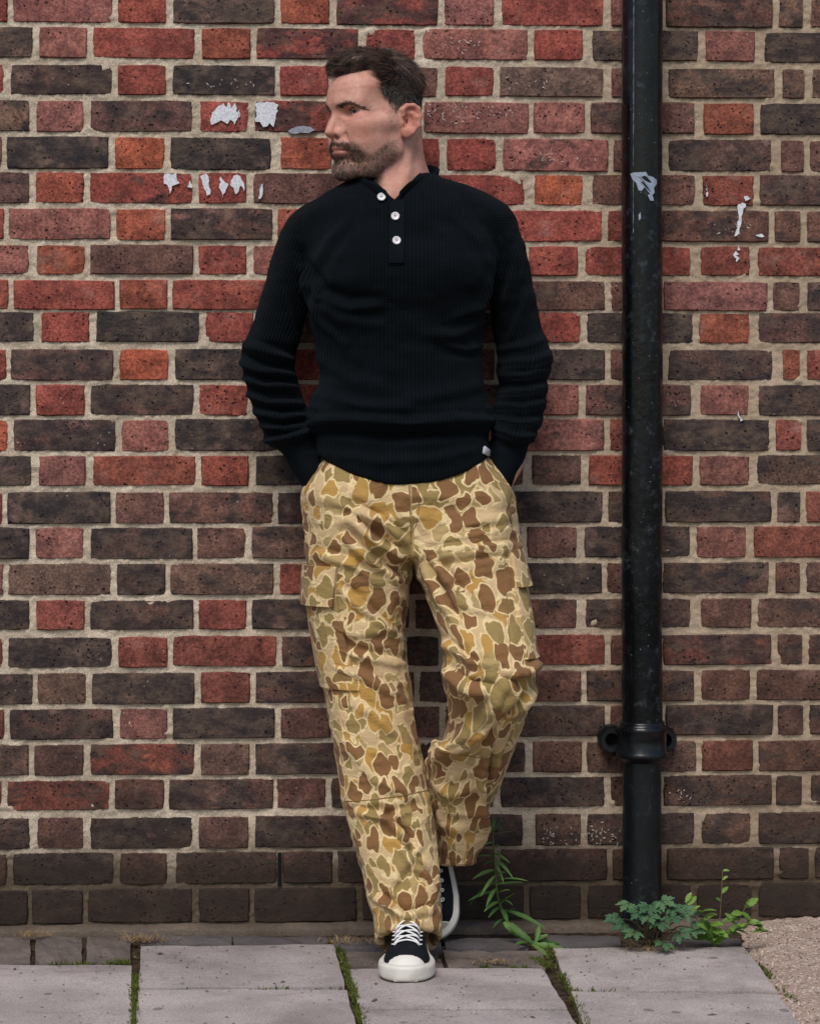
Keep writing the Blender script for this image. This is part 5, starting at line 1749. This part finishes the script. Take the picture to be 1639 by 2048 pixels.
def sweater_details():
    col = [P(774,404,-.236), P(758,393,-.228), P(734,380,-.205), P(712,368,-.165), P(708,358,-.115), P(730,350,-.070), P(772,347,-.048), P(822,348,-.050),
           P(858,352,-.078), P(872,358,-.115), P(862,366,-.155), P(838,375,-.196), P(814,387,-.224), P(797,404,-.238)]
    strip(col, .022, .005, M_PLAIN, "collar", SWEATER)
    # button placket
    V, F = patch(S_BVH, [(779, 404), (809, 400), (807, 526), (777, 526)], 5, 16, .0025, .002)
    pl = obj("placket", fast_mesh("placket", V, F, M_PLAIN), SWEATER); smooth_by_angle(pl, 45)
    V, F = patch(S_BVH, [(748, 388), (772, 398), (778, 420), (760, 420)], 4, 4, .0015, .002)
    # buttons
    mbtn = simple("pearl_button", (226, 222, 222), .3, .1, 400, spec=.6)
    for (u, v, r) in ((763, 397, .0085), (790, 434, .0085), (792, 483, .0085)):
        p, n = hit(S_BVH, u, v, .0055)
        n = n * .3 + np.array([0, -1, .25]); n /= np.linalg.norm(n)
        prof = [(0, -.001), (.86, -.001), (1, .0), (1, .0014), (.86, .0024), (.66, .0020), (.56, .0013), (0, .0012)]
        e1 = np.cross(n, [0, 0, 1.0]); e1 /= np.linalg.norm(e1); e2 = np.cross(n, e1)
        V, F = [], []
        k = 24
        for rr, hh in prof:
            for i in range(k):
                a = 2*math.pi*i/k
                V.append(p + (e1*math.cos(a) + e2*math.sin(a))*rr*r + n*hh)
        for j in range(len(prof)-1):
            for i in range(k):
                F.append((j*k+i, j*k+(i+1) % k, (j+1)*k+(i+1) % k, (j+1)*k+i))
        b = MB().add(V, F).build("button", mbtn, SWEATER)
        smooth_by_angle(b, 50)
        hv = []
        for sx, sy in ((1, 1), (1, -1), (-1, 1), (-1, -1)):
            c = p + e1*sx*r*.2 + e2*sy*r*.2 + n*.0015
            hv.append(c)
        MB().tube([hv[0], hv[3]], .0005, 5).tube([hv[1], hv[2]], .0005, 5).build("button_thread", M_PLAIN, b)
    # small woven tag at the hem
    V, F = patch(S_BVH, [(966, 893), (977, 900), (975, 912), (964, 907)], 3, 3, .003, .0015)
    obj("woven_tag", fast_mesh("woven_tag", V, F, simple("tag_cloth", (190, 188, 198), .8, .2, 200)), SWEATER)
    seam(S_BVH, [(776, 528), (792, 529), (809, 527)], "placket_stitch", SWEATER, M_PLAIN, .0014, .001)
sweater_details()

# ------------------------------------------------------------------ the body under the clothes: one mesh with the head
def build_body():
    h = .006
    lo = np.array([P(468, 715, -.1)[0], -.46, .03]); hi = np.array([P(1112, 715, -.1)[0], .004, P(800, 425, -.1)[2]])
    X, Y, Z = grid(lo, hi, h)
    zh = P(800, 925, -.13)[2]
    up = sweater_sdf(X, Y, Z, -.024)
    # the sleeves' cores end at the wrists, hands go on from there
    # the legs stop short of the hems
    zl, zr = P(820, 1790, -.32)[2], P(905, 1650, -.17)[2]
    xr = P(868, 1700, -.2)[0]
    tr = np.maximum(trousers_sdf(X, Y, Z, -.028), np.where(X < xr, zl, zr).astype(np.float32) - Z)
    d = smin(np.maximum(up, zh - .0 - Z), tr, .01)
    w = (X, Y, Z)
    for s, wr, palm, fingers, thumb in (
        (1, [(606, 930, -.137), (628, 972, -.142)], [(640, 978, -.144), (652, 1012, -.148)],
         [[(640,1014,-.150),(648,1040,-.154),(655,1062,-.156)], [(650,1016,-.152),(660,1044,-.158),(668,1068,-.160)], [(658,1014,-.154),(670,1042,-.162),(680,1064,-.166)], [(664,1008,-.156),(678,1032,-.166),(690,1050,-.172)]],
         [(642,984,-.158),(664,1000,-.176),(678,1018,-.184)]),
        (-1, [(1026, 930, -.137), (1003, 972, -.142)], [(992, 978, -.144), (980, 1012, -.148)],
         [[(994,1014,-.150),(986,1040,-.154),(978,1062,-.156)], [(985,1016,-.152),(975,1044,-.158),(966,1068,-.160)], [(977,1014,-.154),(965,1042,-.162),(955,1064,-.166)], [(971,1008,-.156),(957,1032,-.166),(946,1050,-.172)]],
         [(990,984,-.158),(970,1000,-.176),(956,1018,-.184)])):
        a, b = P(*wr[0]), P(*wr[1])
        d = smin(d, cap(w, a, b, .020, .019), .008)
        d = smin(d, cap(w, P(*palm[0]), P(*palm[1]), .024, .022), .012)
        for f in fingers + [thumb]:
            for q0, q1 in zip(f[:-1], f[1:]):
                d = smin(d, cap(w, P(*q0), P(*q1), .0095, .0085), .004)
    # ankles down into the shoes
    d = smin(d, cap(w, P(818, 1780, -.312), P(818, 1895, -.300), .027, .026), .01)
    d = smin(d, cap(w, P(890, 1640, -.16), P(880, 1690, -.10), .036, .034), .01)
    V, Q = surface_nets(d, lo, h, 1)
    V[:, 1] = np.minimum(V[:, 1], -.006)
    hair, beard, lip, red, brow = HAIR_M
    n = len(HV)
    # head and trunk as one mesh
    AV = np.concatenate([HV, V]); AQ = np.concatenate([HQ, Q + n])
    o = to_obj("body", AV, AQ, M_SKIN, person)
    z = np.zeros(len(V))
    col = np.stack([np.concatenate([beard, z]), np.concatenate([lip, z]), np.concatenate([red, z]), np.ones(len(AV))], 1)
    attr(o.data, "face", col, 'FLOAT_COLOR')
    fade = sstep(hair, -.004, .010) * (.08 + .82 * sstep(HV[:, 2] - HO[2], .015, .085))
    attr(o.data, "shade", np.concatenate([np.maximum(fade * .75, brow * .55), z]))
    o["label"] = "bare face, neck and hands"
build_body()
# ------------------------------------------------------------------ canvas shoes
M_CANVAS = simple("navy_canvas", (16, 20, 27), .85, .2, 60, .5, 700, .2)
def rubber_material():
    t = NT("white_rubber")
    pos = t.pos()
    n = t.noise(pos, 22, 4, .6)
    c = t.mix(t.ramp(n, .35, .7), lin(216, 211, 202), lin(192, 185, 174))
    dirt = t.ramp(t.noise(pos, 60, 5, .7), .58, .75, 0, .35)
    c = t.mix(dirt, c, lin(150, 138, 122))
    rib = t.attrib("rib").outputs["Fac"]
    w = t.math('SINE', t.math('MULTIPLY', rib, 2 * math.pi / .0022))
    return t.done(c, .5, t.bump(w, .5, .0008), .4)
M_RUBBER = rubber_material()
M_OUTSOLE = simple("dark_outsole", (60, 48, 40), .8, .2)
M_LACE = simple("white_lace", (232, 230, 228), .85, .05, 300, .6, 900)

SL = .290
W_S = [0, .004, .012, .03, .06, .11, .15, .18, .21, .235, .255, .270, .280, .286, .290]
W_W = [.006, .017, .025, .0315, .0335, .0335, .0385, .0445, .0495, .0495, .0455, .0400, .033, .026, .014]
H_S = [0, .02, .06, .095, .12, .15, .18, .205, .23, .25, .268, .280, .290]
H_H = [.070, .074, .078, .090, .092, .082, .071, .063, .055, .049, .043, .037, .029]

def shoe(origin, fwd, up, width=1.0):
    fwd = np.array(fwd, float); fwd /= np.linalg.norm(fwd)
    up = np.array(up, float); up -= fwd * (up @ fwd); up /= np.linalg.norm(up)
    side = np.cross(fwd, up)
    h = .0025
    lo = np.array([-.012, -.066, -.006]); hi = np.array([SL + .012, .066, .108])
    S, W, T = grid(lo, hi, h)
    hw = np.interp(S, W_S, W_W).astype(np.float32) * width
    ht = np.interp(S, H_S, H_H).astype(np.float32)
    aw = np.abs(W)
    plan = np.where(S > .235, np.sqrt((aw / (.0475*width))**2 + ((S - .235) / .055)**2), aw / np.maximum(hw - .002, .003))
    r = (plan**2.3 + (np.maximum(T, 0) / ht)**2.3) ** (1/2.3)
    d_up = (r - 1) * np.minimum(hw, ht)
    d_up = np.maximum(d_up, -T)
    d_up = np.maximum(d_up, np.maximum(-S, S - SL))
    open_ = ell((S, W, T), (.052, 0, .098), (.046, .024, .050))
    d_up = smax(d_up, -open_, .004)
    def world(V): return np.asarray(origin) + V[:, :1]*fwd + V[:, 1:2]*side + V[:, 2:]*up
    V, Q = surface_nets(d_up, lo, h, 2)
    u_o = to_obj("shoe", world(V), Q, M_CANVAS, person)
    # rubber sole with foxing band
    d_s = np.where(S > .235, (np.sqrt((aw / (.0545*width))**2 + ((S - .235) / .061)**2) - 1) * .0545, (aw / (hw + .005) - 1) * (hw + .005))
    d_s = np.maximum(d_s, -S - .003)
    d_s = smax(d_s, np.abs(T - .0130) - .0125 - .002 * sstep(S, .24, .28), .006)
    V, Q = surface_nets(d_s, lo, h, 2)
    so = to_obj("sole", world(V), Q, M_RUBBER, u_o)
    band = (V[:, 0] > .255) & (V[:, 2] > .006) & (V[:, 2] < .022)
    attr(so.data, "rib", np.zeros(len(V)))
    # darker tread under it
    d_t = np.where(S > .235, (np.sqrt((aw / (.045*width))**2 + ((S - .235) / .050)**2) - 1) * .046, (aw / (hw - .004) - 1) * (hw - .004))
    d_t = np.maximum(d_t, -S - .001)
    d_t = np.maximum(d_t, np.abs(T - .0010) - .0040)
    V, Q = surface_nets(d_t, lo, h, 1)
    to_obj("tread", world(V), Q, M_OUTSOLE, u_o)
    # toe cap
    d_c = np.maximum(d_up - .0016, .258 + 2.2 * W**2 - S)
    d_c = smax(d_c, -(d_up + .004), .001)
    V, Q = surface_nets(d_c, lo, h, 1)
    tc = to_obj("toe_cap", world(V), Q, M_RUBBER, u_o)
    attr(tc.data, "rib", np.zeros(len(V)))
    # laces over the tongue
    def top(s, w, off=.003):
        hh = np.interp(s, H_S, H_H); ww = np.interp(s, W_S, W_W) * width
        return np.array([s, w, hh * max(1e-3, 1 - (abs(w)/ww)**2.3)**(1/2.3) + off])
    rows = [.124, .143, .162, .181, .200, .218]
    for i in range(len(rows) - 1):
        for sg in (1, -1):
            pts = []
            for k in range(9):
                q = k / 8
                s = rows[i] * (1-q) + rows[i+1] * q
                e = .024 if True else 0
                w = sg * (-e + 2*e*q)
                bulge = .0034 + .0022 * math.sin(math.pi * q) * (1.6 if sg > 0 else .6)
                pts.append(top(s, w, bulge if 0 < k < 8 else .0005))
            P3 = world(np.array(pts))
            MB().tube(list(P3), .0026, 7, flat=.65).build("lace", M_LACE, u_o)
    # last straight bar near the toe
    P3 = world(np.array([top(rows[-1] + .004 * abs(k-4)/4, (k-4)/4*.024, .0036 if 0 < k < 8 else .0005) for k in range(9)]))
    MB().tube(list(P3), .0026, 7, flat=.65).build("lace", M_LACE, u_o)
    # eyelets
    for s in rows:
        for sg in (1, -1):
            c = top(s, sg * .0255, .0012)
            ring = [c + np.array([math.cos(a), math.sin(a), 0]) * .003 for a in np.linspace(0, 2*math.pi, 11)]
            MB().tube(list(world(np.array(ring))), .0009, 5, cap=False).build("eyelet", M_RUBBER if False else M_LACE, u_o)
    return u_o, world, top

toe = G(811, 1966)
fd = np.array([-.075, -1.0, 0.0]); fd /= np.linalg.norm(fd)
heel = toe - fd * SL; heel[2] = .0035
sh, _, _ = shoe(heel, fd, (0.0, 0, 1), .985)
sh["label"] = "navy canvas shoe with white toe cap and laces flat on the slab"
toe2 = P(868, 1876, -.14)
fd2 = np.array([.02, -.26, -.96]); fd2 /= np.linalg.norm(fd2)
sh2, wf, tf = shoe(toe2 - fd2 * SL, fd2, (-.16, -.95, .2))
sh2["label"] = "navy canvas shoe tipped on its toe against the wall"
# ------------------------------------------------------------------ weeds, moss, litter
def leaf_material(name, a, b, rough=.5):
    t = NT(name)
    pos = t.pos()
    info = t.n("ShaderNodeObjectInfo")
    c = t.mix(info.outputs["Random"], lin(*a), lin(*b))
    n = t.noise(pos, 120, 3)
    c = t.mix(t.ramp(n, .35, .7, 0, .35), c, t.mix(1.0, c, (.62, .66, .6, 1), 'MULTIPLY'))
    m = t.done(c, rough, t.bump(t.noise(pos, 300, 2), .4, .0008), .35)
    tr = t.n("ShaderNodeBsdfTranslucent"); t.l(c, tr.inputs["Color"])
    mx = t.n("ShaderNodeMixShader"); mx.inputs[0].default_value = .22
    t.l(t.b.outputs[0], mx.inputs[1]); t.l(tr.outputs[0], mx.inputs[2]); t.l(mx.outputs[0], t.out.inputs[0])
    return m
M_LEAF_T = leaf_material("willow_leaf", (86, 124, 66), (130, 164, 90))
M_LEAF_D = leaf_material("dandelion_leaf", (62, 96, 42), (100, 132, 60))
M_LEAF_H = leaf_material("herb_leaf", (58, 94, 66), (96, 128, 86), .6)
M_LEAF_B = leaf_material("bright_leaf", (86, 122, 46), (134, 164, 74))
M_STEM = simple("green_stem", (84, 104, 56), .6, .2)
M_STEMR = simple("reddish_stem", (98, 84, 58), .6, .2)
M_MOSS = leaf_material("moss", (66, 78, 28), (104, 112, 44), .9)
M_STRAW = leaf_material("dry_straw", (140, 112, 80), (176, 148, 108), .9)
M_DEAD = leaf_material("dead_leaf", (150, 104, 86), (176, 130, 104), .8)

def blade(name, mat, width, outline, n=8, droop=.35, fold=.25, lobes=None):
    """leaf of length 1 along +x, normal +z"""
    V, F = [], []
    for i in range(n + 1):
        t = i / n
        w = width * outline(t)
        if lobes: w *= lobes(t)
        z = -droop * t * t
        V += [(t, -w, z + fold * w), (t, -w*.5, z + fold*w*.35), (t, 0, z), (t, w*.5, z + fold*w*.35), (t, w, z + fold * w)]
    for i in range(n):
        for k in range(4):
            F.append((i*5+k, (i+1)*5+k, (i+1)*5+k+1, i*5+k+1))
    return fast_mesh(name, V, F, mat)

lance = lambda t: max(.02, math.sin(math.pi * min(1, t * .96 + .03)) ** .8 * (1 - .25 * t))
LANCE = [blade("leaf", M_LEAF_T, .072, lance, 8, d, .4) for d in (.06, .22, .42)]
tooth = lambda t: .62 + .38 * abs(math.sin(t * 16)) + .25 * t
DANDY = [blade("leaf", M_LEAF_D, .15, lambda t: max(.05, math.sin(math.pi*min(1, .1+.88*t))**.7 * (.45 + .75*t)), 16, d, .35, tooth) for d in (.2, .5)]
SMALL = [blade("leaf", M_LEAF_B, .24, lambda t: max(.03, math.sin(math.pi*min(1, t*.97+.02))**.8), 10, d, .3, tooth) for d in (.15, .5)]

def herb_leaf(seed):
    """one divided leaf: a fan of toothed leaflets"""
    r = random.Random(seed)
    mb = MB()
    for ang, ln in ((0, 1.0), (48, .86), (-48, .86), (95, .66), (-95, .66)):
        base = Matrix.Rotation(math.radians(ang + r.uniform(-6, 6)), 3, 'Z')
        n = 7
        V, F = [], []
        for i in range(n + 1):
            t = i / n
            w = .25 * ln * math.sin(math.pi * min(1, .06 + t*.9))**.7 * (.65 + .5 * (i % 2)) * (1.1 if t > .35 else .6)
            z = -.22 * t * t * ln + r.uniform(-.02, .02)
            V += [(t*ln + .05*(i % 2), -w, z + .09), (t*ln, 0, z), (t*ln + .05*(i % 2), w, z + .09)]
        for i in range(n):
            for k in range(2):
                F.append((i*3+k, (i+1)*3+k, (i+1)*3+k+1, i*3+k+1))
        mb.add([tuple(base @ Vector(v)) for v in V], F)
    return fast_mesh("leaf", mb.v, mb.f, M_LEAF_H)
HERB = [herb_leaf(i) for i in range(4)]

def place_leaf(me, base, tip, parent, roll=0.0, up=(0, -.45, 1), scale=1.0):
    base, tip = Vector(base), Vector(tip)
    d = tip - base
    L = d.length
    x = d.normalized()
    z = Vector(up); z = (z - x * z.dot(x)).normalized()
    y = z.cross(x)
    R = Matrix((x, y, z)).transposed() @ Matrix.Rotation(roll, 3, 'X')
    o = bpy.data.objects.new("leaf", me)
    o.location = base
    o.rotation_euler = R.to_euler()
    o.scale = (L*scale,)*3
    return link(o, parent)

def curve(pts, n=14):
    pts = [np.asarray(p, float) for p in pts]
    Q = []
    for i in range(len(pts) - 1):
        p0, p1, p2, p3 = pts[max(i-1, 0)], pts[i], pts[i+1], pts[min(i+2, len(pts)-1)]
        for k in range(n):
            t = k / n
            Q.append(.5 * ((2*p1) + (-p0+p2)*t + (2*p0-5*p1+4*p2-p3)*t*t + (-p0+3*p1-3*p2+p3)*t**3))
    Q.append(pts[-1])
    return Q

def tall_weed():
    r = random.Random(21)
    base = P(1022, 1868, -.075)
    root = empty("weed", base)
    tag(root, "tall thin weed with narrow drooping leaves between the shoes and the drainpipe", "weed")
    st = curve([base, P(1008, 1835, -.085), P(994, 1790, -.095), P(990, 1740, -.10), P(986, 1690, -.105), P(984, 1660, -.108)])
    MB().tube(st, [.0034 - .0022 * i / len(st) for i in range(len(st))], 7).build("stem", M_STEM, root)
    # leaves named by where they end in the photograph
    L = [((993,1760),(1050,1746),-.15,1), ((992,1770),(1044,1762),-.13,0), ((990,1765),(930,1790),-.10,2), ((991,1782),(940,1787),-.15,1), ((988,1740),(950,1745),-.16,1),
         ((987,1718),(1022,1738),-.15,2), ((986,1705),(1016,1716),-.15,1), ((985,1712),(955,1705),-.13,1), ((1004,1820),(1088,1838),-.16,1), ((1000,1810),(1028,1782),-.15,0),
         ((998,1800),(1025,1795),-.16,1), ((999,1805),(972,1808),-.16,1), ((1000,1812),(978,1822),-.15,1), ((1006,1828),(1030,1812),-.14,0), ((1008,1838),(986,1842),-.14,1), ((985,1690),(1010,1692),-.13,1), ((985,1685),(962,1688),-.13,1), ((986,1698),(1004,1708),-.15,0), ((987,1722),(966,1728),-.15,0), ((989,1748),(1010,1742),-.15,0),
         ((996,1788),(1018,1776),-.16,0), ((994,1776),(972,1800),-.16,1), ((988,1730),(1012,1752),-.14,2), ((990,1750),(965,1772),-.15,2), ((1002,1818),(1016,1836),-.17,1)]
    for (a, b, Y, k) in L:
        q = min(st, key=lambda p: abs(to_px(p[None])[1][0] - a[1]))
        place_leaf(LANCE[k], q, P(b[0], b[1], Y), root, r.uniform(-.3, .3))
    q = st[-1]
    for k in range(12):
        a = k * 2.4
        el = .35 + .07 * k
        ln = .042 - .0012 * k
        d = np.array([math.cos(a)*math.cos(el), math.sin(a)*math.cos(el)*.8, math.sin(el)])
        place_leaf(LANCE[1 if k < 7 else 0], st[-1 - (12-k)//2] , st[-1 - (12-k)//2] + d*ln, root, 0, up=(0, 0, 1))
tall_weed()

def rosette():
    base = P(1062, 1886, -.13)
    base = G(1064, 1890)
    Y = base[1]
    root = empty("dandelion", base)
    tag(root, "low dandelion with toothed bright green leaves at the slab corner", "weed")
    r = random.Random(8)
    for (u, v, dy, k) in ((1008,1842,.02,0),(1030,1850,-.01,1),(1078,1850,.01,0),(1142,1892,-.03,1),(1120,1878,.01,0),(1100,1904,-.05,1),(1092,1866,.0,0),(1040,1872,-.03,1),(1112,1895,-.02,1)):
        place_leaf(DANDY[k], base + np.array([r.uniform(-.006, .006), r.uniform(-.006, .006), .002]), P(u, v, Y + dy), root, r.uniform(-.5, .5), up=(0, -.8, 1))
    # runner joining it to the tall weed
    st = curve([base + [0, 0, .004], P(1050, 1872, Y + .02), P(1036, 1856, Y + .04), P(1022, 1846, Y + .05)])
    MB().tube(st, .0022, 6).build("stem", M_STEM, root)
rosette()

def herb():
    base = G(1300, 1892)
    Y = base[1]
    root = empty("herb", base)
    tag(root, "dark blue-green herb with divided leaves at the foot of the drainpipe", "weed")
    r = random.Random(13)
    tips = [(1250,1812,-.02),(1290,1818,-.03),(1332,1806,-.015),(1238,1852,-.02),(1300,1838,-.05),(1345,1838,-.04),(1378,1826,-.01),(1262,1868,-.04),(1328,1890,-.06),
            (1392,1858,-.02),(1318,1852,-.06),(1272,1830,-.04),(1365,1870,-.04),(1225,1838,.0),(1352,1820,-.02),(1310,1815,-.01)]
    for i, (u, v, dy) in enumerate(tips):
        e = P(u, v, max(-.32, min(-.115, Y + dy)) - .02)
        b = base + np.array([r.uniform(-.025, .025), r.uniform(.0, .02), 0])
        mid = (b + e) / 2 + np.array([0, 0, .02])
        st = curve([b, mid, e], 6)
        MB().tube(st, [.0013]*len(st), 5).build("stem", M_STEMR, root)
        d = e - b; d[2] = -.01; d[1] = d[1]*.6 - .018
        d /= np.linalg.norm(d)
        o = place_leaf(HERB[i % 4], e - d*.012, e + d*.018, root, r.uniform(-.3, .3), up=(0, -.75, 1))
    dl = place_leaf(SMALL[1], P(1335, 1856, Y - .03), P(1346, 1838, Y - .045), root, .3)
    dl.data = blade("dead_leaf", M_DEAD, .34, lance, 6, .3, .3); dl.name = "dead_leaf"
herb()

def bright_weed():
    base = G(1428, 1893)
    Y = base[1]
    root = empty("weed", base)
    tag(root, "sprawling yellow-green weed right of the drainpipe at the slab edge", "weed")
    r = random.Random(31)
    arms = [[(1428,1893),(1400,1850),(1368,1802),-.0],[(1428,1893),(1418,1850),(1398,1822),-.02],[(1428,1893),(1438,1840),(1444,1742),.03],
            [(1428,1893),(1470,1850),(1492,1808),.0],[(1428,1893),(1490,1850),(1544,1866),-.01],[(1428,1893),(1455,1860),(1505,1840),-.02],[(1428,1893),(1420,1870),(1412,1858),-.03]]
    for k, (a, b, c, dy) in enumerate(arms):
        st = curve([base, P(b[0], b[1], min(-.06, Y + dy*.5)), P(c[0], c[1], min(-.04, Y + dy))], 8)
        MB().tube(st, [.0016 - .0009*i/len(st) for i in range(len(st))], 5).build("stem", M_STEM if k != 2 else M_STEMR, root)
        n = 7 if k != 2 else 4
        for i in range(n):
            q = st[int((.3 + .7 * i / (n-1)) * (len(st) - 1))]
            if k == 2: q = st[int((.7 + .3 * i / (n-1)) * (len(st) - 1))]
            a = r.uniform(0, 6.28)
            ln = r.uniform(.020, .036) * (1 if k != 2 else .55)
            d = np.array([math.cos(a), -.35 + .4*math.sin(a), r.uniform(.1, .8)]); d /= np.linalg.norm(d)
            place_leaf(SMALL[i % 2], q, q + d*ln, root, r.uniform(-.6, .6))
    for (u, v) in ((1425,1850),(1412,1868),(1448,1872),(1438,1885),(1402,1840)):
        place_leaf(SMALL[0], base + [0, 0, .006], P(u, v, Y - .015), root, r.uniform(-.5, .5), up=(0, -1, .8))
bright_weed()

def tuft(name, cen, n, spread, height, mat, label, cat, seed, flat=False):
    r = random.Random(seed)
    mb = MB()
    for _ in range(n):
        b = np.array(cen) + np.array([r.gauss(0, spread), r.gauss(0, spread*.5), .0])
        a = r.uniform(0, 6.28); ln = height * r.uniform(.5, 1.2)
        el = r.uniform(.05, .5) if flat else r.uniform(.4, 1.4)
        d = np.array([math.cos(a)*math.cos(el), math.sin(a)*math.cos(el), math.sin(el)])
        mid = b + d*ln*.5 + np.array([0, 0, ln*.12]); e = b + d*ln - np.array([0, 0, ln*.1])
        e[2] = max(e[2], .003)
        s = np.cross(d, [0, 0, 1.0]); s = s/(np.linalg.norm(s)+1e-6)*.0009
        mb.add([b-s, b+s, mid+s*.8, mid-s*.8, e], [(0, 1, 2, 3), (3, 2, 4)])
    o = mb.build(name, mat)
    tag(o, label, cat, kind="stuff")
tuft("dry_grass", G(64, 1872), 60, .018, .032, M_STRAW, "dry straw tuft on the pavers at the far left", "grass", 1, True)
tuft("dry_grass", G(290, 1882), 110, .022, .034, M_STRAW, "dry straw tuft on the kerb stone left of the feet", "grass", 2, True)
tuft("dry_grass", G(690, 1884), 70, .030, .030, M_STRAW, "dry straw by the joint just left of the front shoe", "grass", 3, True)
tuft("dry_grass", G(985, 1926), 60, .020, .022, M_STRAW, "dry orange straw on the paver right of the front shoe", "grass", 4, True)
tuft("dry_grass", G(1300, 1899), 90, .035, .026, M_STRAW, "dry straw litter under the herb at the drainpipe", "grass", 5, True)

def moss():
    """moss packed into the joints"""
    r = random.Random(9)
    mb = MB()
    lines = [((272,1895),(268,2060),900,8), ((676,1888),(733,2060),900,7), ((1092,1888),(1182,2060),800,8), ((1055,1906),(1100,1930),260,10), ((212,1924),(262,1922),200,6),
             ((960,1932),(1060,1933),260,5), ((1490,1900),(1600,2010),250,8), ((280,1973),(690,1975),160,1.5), ((80,1924),(210,1925),90,4), ((1140,1978),(1250,1980),60,1.5)]
    for (a, b, n, wd) in lines:
        for _ in range(n):
            t = r.random()
            if vnoise(np.array([t*9.]), np.array([a[0]*.1]), np.array([0.]), 2)[0] < -.25: continue
            p = G(a[0]+(b[0]-a[0])*t + r.gauss(0, wd*.5), a[1]+(b[1]-a[1])*t + r.gauss(0, .8))
            h = r.uniform(.003, .011); w = r.uniform(.0012, .003); an = r.uniform(0, 6.28)
            s = np.array([math.cos(an)*w, math.sin(an)*w, 0]); ln = np.array([r.gauss(0, .004), r.gauss(0, .004), h])
            p[2] = -.010 + r.uniform(0, .006)
            mb.add([p-s, p+s, p+s*.4+ln*.7, p+ln*1.2, p-s*.4+ln*.7], [(0, 1, 2, 3, 4)])
    o = mb.build("moss", M_MOSS, smooth=False)
    tag(o, "green moss and tiny weeds growing in the pavement joints", "moss", kind="stuff")
moss()

def grit():
    """crumbs of grit, twig and dead leaf lying on the slabs"""
    r = random.Random(40)
    mb = MB()
    for _ in range(520):
        u, v = r.uniform(-40, 1500), r.choice((r.uniform(1872, 1940), r.uniform(1895, 2060)))
        p = G(u, v)
        s = r.uniform(.0006, .0022) * (2.2 if r.random() < .06 else 1)
        a = r.uniform(0, 6.28)
        e1 = np.array([math.cos(a), math.sin(a), 0]) * s * r.uniform(1, 2.6); e2 = np.array([-math.sin(a), math.cos(a), 0]) * s
        z = np.array([0, 0, .0005]); t = np.array([0, 0, .0012 + s * .5])
        mb.add([p-e1+z, p-e2+z, p+e1+z, p+e2+z, p+t], [(0, 1, 4), (1, 2, 4), (2, 3, 4), (3, 0, 4)])
    o = mb.build("grit", simple("grit_crumb", (92, 78, 66), .9, .5, 60), smooth=False)
    tag(o, "fine grit and crumbs of dead leaf lying on the slabs", "grit", kind="stuff")
grit()
